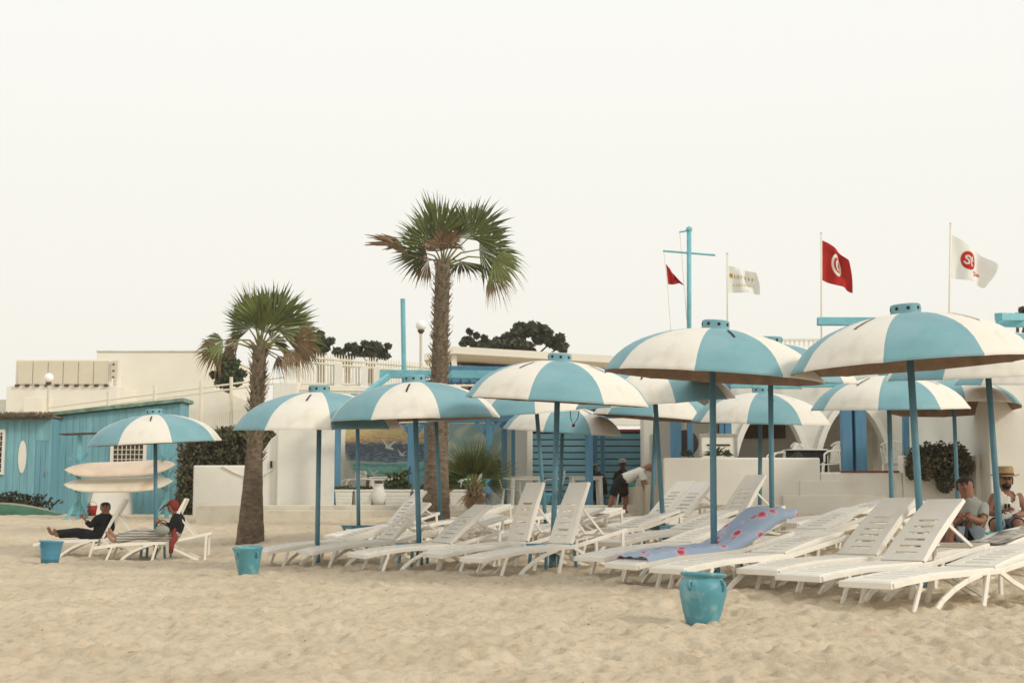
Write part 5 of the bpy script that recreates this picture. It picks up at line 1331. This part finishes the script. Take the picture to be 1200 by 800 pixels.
t = thing('handbag', 'grey string bag held on the lap of the woman in the red scarf', 'bag', q(190,621,-.25)+b0); bm = B(); ball(bm, (0,0,0), .11, 1.2, .6, .8, 3); obj('bag', bm, 'greyc', t, True)
bm = B(); tube(bm, [(.1*math.cos(a),0,.07+.1*math.sin(a)) for a in np.linspace(0,math.pi,9)], .008, 5); obj('handle', bm, 'black', t)
t = thing('sandals', 'pair of dark sandals standing on the sand between the two left loungers', 'sandals', P(140, 27.5), R(30)); bm = B()
for y in (-.07,.07): 
    box(bm, -.13,.13,y-.04,y+.04,0,.02); tube(bm, [(-.02,y-.045,.01),(.02,y,.09),(.0,y+.045,.01)], .01, 5); tube(bm, [(-.12,y-.04,.01),(-.13,y,.12),(-.12,y+.04,.01)], .008, 5)
obj('soles', bm, 'dark', t)
# bending man
D = 31.5; b0 = P(722, D); b0.z = at(722, 601, D).z
J = dict(pel=q(726,566), chest=q(746,552), neck=q(755,548.5), head=q(761.5,547), shL=q(751,553,-.16), elL=q(755,569,-.18), haL=q(758.5,583,-.14), shR=q(750,553,.16), elR=q(758,568,.2), haR=q(764,581,.22),
         hiL=q(722,568,-.1), knL=q(717.5,583,-.12), anL=q(713,598,-.12), toL=q(717,600.5,-.14), hiR=q(728,568,.1), knR=q(733.5,583,.12), anR=q(732,598,.14), toR=q(736,600.5,.14))
person('man in white shirt and black shorts bending over a lounger', b0, J, 'skin2', 'whitec', 'black', None, None, Vector((.75,0,-.8)))
# seated at cafe table
D = 37.2; b0 = Vector((X(712,D), D, ZT))
J = dict(pel=q(718,572), chest=q(711,559), neck=q(705,554), head=q(702,548), shL=q(706,560,-.16), elL=q(700,568,-.2), haL=q(696,562,-.1), shR=q(716,558,.16), elR=q(712,566,.2), haR=q(702,566,.1),
         hiL=q(716,574,-.1), knL=q(706,574,-.15), anL=q(708,590,-.15), toL=q(703,592,-.15), hiR=q(718,574,.1), knR=q(706,574,.1), anR=q(708,590,.1), toR=q(703,592,.1))
person('dark haired woman leaning on the cafe table', b0-Vector((.2,0,0)), J, 'skin3', 'maroon', 'black', 'hair', None, Vector((-.8,-.3,-.3)), longpants=True, sleeves=0, hair_r=1.2)
D = 38.4; b0 = Vector((X(730,D), D, ZT))
def ex_cap(t, j, fc, up, side):
    hd = j['head']; bm = B(); lathe(bm, [(.102,.03),(.104,.06),(.09,.11),(.05,.135),(0,.14)], 20)
    tube(bm, [(0,-.08,.035),(0,-.17,.03),(0,-.2,.025)], [.07,.06,.03], 8, flat=.15)
    for v in bm.verts: v.co = hd+side*v.co.x-fc*v.co.y*1.0+up*v.co.z
    obj('cap', bm, 'capc', t, True)
J = dict(pel=q(730,573), chest=q(730,557), neck=q(730,550), head=q(729.5,543), shL=q(722,556,0), elL=q(720,568,-.1), haL=q(726,570,-.3), shR=q(738,556,0), elR=q(740,568,-.1), haR=q(733,570,-.3),
         hiL=q(726,574,-.1), knL=q(725,574,-.45), anL=q(725,591,-.45), toL=q(725,592,-.6), hiR=q(734,574,-.1), knR=q(735,574,-.45), anR=q(735,591,-.45), toR=q(735,592,-.6))
person('man in pale cap seated behind the cafe table', b0, J, 'skin3', 'maroon', 'black', 'hair', ex_cap, Vector((-.4,-1,0)), longpants=True)
# young man
D = 15.9; b0 = P(1137, D)
J = dict(pel=q(1143,627), chest=q(1139,598), neck=q(1134,584), head=q(1131,569), shL=q(1126,596,.12), elL=q(1120,615,.05), haL=q(1128,606,-.15), shR=q(1152,594,-.08), elR=q(1151,612,-.16), haR=q(1133,605,-.22),
         hiL=q(1136,632,.08), knL=q(1108,622,.05), anL=q(1104,658,.05), toL=q(1094,662,.03), hiR=q(1140,632,-.1), knR=q(1114,622,-.12), anR=q(1110,660,-.12), toR=q(1098,664,-.14))
def ex_y(t, j, fc, up, side):
    hd = j['head']; bm = B()
    for k in range(60):
        a = random.uniform(-1.6,1.6); d = (fc*math.cos(a)+side*math.sin(a)); p0_ = hd+up*.095+d*.05; tube(bm, [p0_, p0_+d*.055-up*.02, p0_+d*.06-up*.055], [.018,.014,.004], 4)
    obj('fringe', bm, 'hair', t, True)
person('young man in grey t-shirt sitting on a lounger behind the raised backrest', b0, J, 'skin2', 'greyc', 'denim', 'hair', None, Vector((-.3,-1,-.25)), hair_r=1.0)
t = thing('stool', 'low white bench under the seated young man', 'bench', P(1141, 15.95)); bm = B(); box(bm, -.28,.28,-.2,.2,.27,.31); obj('seat', bm, 'plastic', t, bevel=.01)
for sx in (-1,1):
    for sy in (-1,1): bm = B(); bar(bm, (sx*.24,sy*.16,.27), (sx*.25,sy*.17,-.02), .04, .04); obj('leg', bm, 'plastic', t)
# hat man
D = 17.3; b0 = P(1180, D)
def ex_hat(t, j, fc, up, side):
    hd = j['head']; bm = B(); lathe(bm, [(.165,.045),(.17,.05),(.105,.065),(.10,.15),(.085,.175),(.03,.165),(0,.16)], 28); lathe(bm, [(.165,.045),(.095,.055)], 28)
    for v in bm.verts:
        z = v.co.z+(.03*(abs(v.co.x)/.17)**2*(1 if math.hypot(v.co.x,v.co.y) > .13 else 0)); v.co = hd+side*v.co.x+fc*v.co.y+up*z
    obj('hat', bm, 'straw', t, True)
    bm = B(); lathe(bm, [(.107,.066),(.106,.09)], 28)
    for v in bm.verts: v.co = hd+side*v.co.x+fc*v.co.y+up*v.co.z
    obj('hat_band', bm, 'wood', t, True)
    bm = B(); p = j['chest']+fc*.15+side*.03
    tube(bm, [p+side*.02, p+side*.02-up*.06], .016, 6); tube(bm, [p-side*.02, p-side*.02-up*.05], .016, 6); obj('sunglasses', bm, 'dark', t)
J = dict(pel=q(1179,617), chest=q(1179,590), neck=q(1178.5,575), head=q(1178,563), shL=q(1164,582,0), elL=q(1159,602,-.05), haL=q(1176,598,-.28), shR=q(1195,581,0), elR=q(1201,602,-.05), haR=q(1192,603,-.28),
         hiL=q(1172,620,-.1), knL=q(1166,612,-.5), anL=q(1168,648,-.5), toL=q(1166,652,-.65), hiR=q(1187,620,-.1), knR=q(1194,612,-.5), anR=q(1192,648,-.5), toR=q(1194,652,-.65))
person('bearded man in straw hat and white tank top seated at the right', b0, J, 'skin2', 'whitec', 'denim', 'hair', ex_hat, Vector((-.05,-1,-.05)), sleeves=0, beard=True, tank=True)
t = thing('stool', 'low white bench under the hat wearing man', 'bench', P(1180, 17.4)); bm = B(); box(bm, -.3,.3,-.2,.2,.24,.28); obj('seat', bm, 'plastic', t, bevel=.01)
for sx in (-1,1):
    for sy in (-1,1): bm = B(); bar(bm, (sx*.24,sy*.16,.24), (sx*.25,sy*.17,-.02), .04, .04); obj('leg', bm, 'plastic', t)

# scattered shell and twig bits on the sand
bm = B()
for k in range(70):
    y = 6.5+14*random.random()**1.2; x = random.uniform(-.42,.42)*y+1.2*noise.noise((k*.7, 0, 0)); z = G(x, y)+.005; q_ = random.uniform(.003,.009)
    if random.random() < .6: ball(bm, (x, y, z), q_, 1.3, .8, .6, 1)
    else: bar(bm, (x,y,z+.004), (x+random.uniform(-.04,.04), y+random.uniform(-.04,.04), z+.01), .004, .004)
tag(obj('beach_litter', bm, mat('shell and twig bits', (.24,.17,.11), .9, .3, 20)), 'a few tiny brown shell and twig bits scattered over the foreground sand', 'litter', kind='stuff')

# sea haze: pale even air
bm = B(); box(bm, -95, 95, -8, 130, -1.6, 13.5); hz = obj('haze', bm, [])
hm = bpy.data.materials.new('sea haze'); hm.use_nodes = True; hn = hm.node_tree; hn.nodes.clear()
hv = hn.nodes.new('ShaderNodeVolumePrincipled'); hv.inputs['Color'].default_value = (.97,.96,.93,1); hv.inputs['Density'].default_value = .0005
ho = hn.nodes.new('ShaderNodeOutputMaterial'); hn.links.new(hv.outputs[0], ho.inputs['Volume']); hz.data.materials.append(hm); hz['kind'] = 'stuff'; hz['label'] = 'thin pale sea haze'
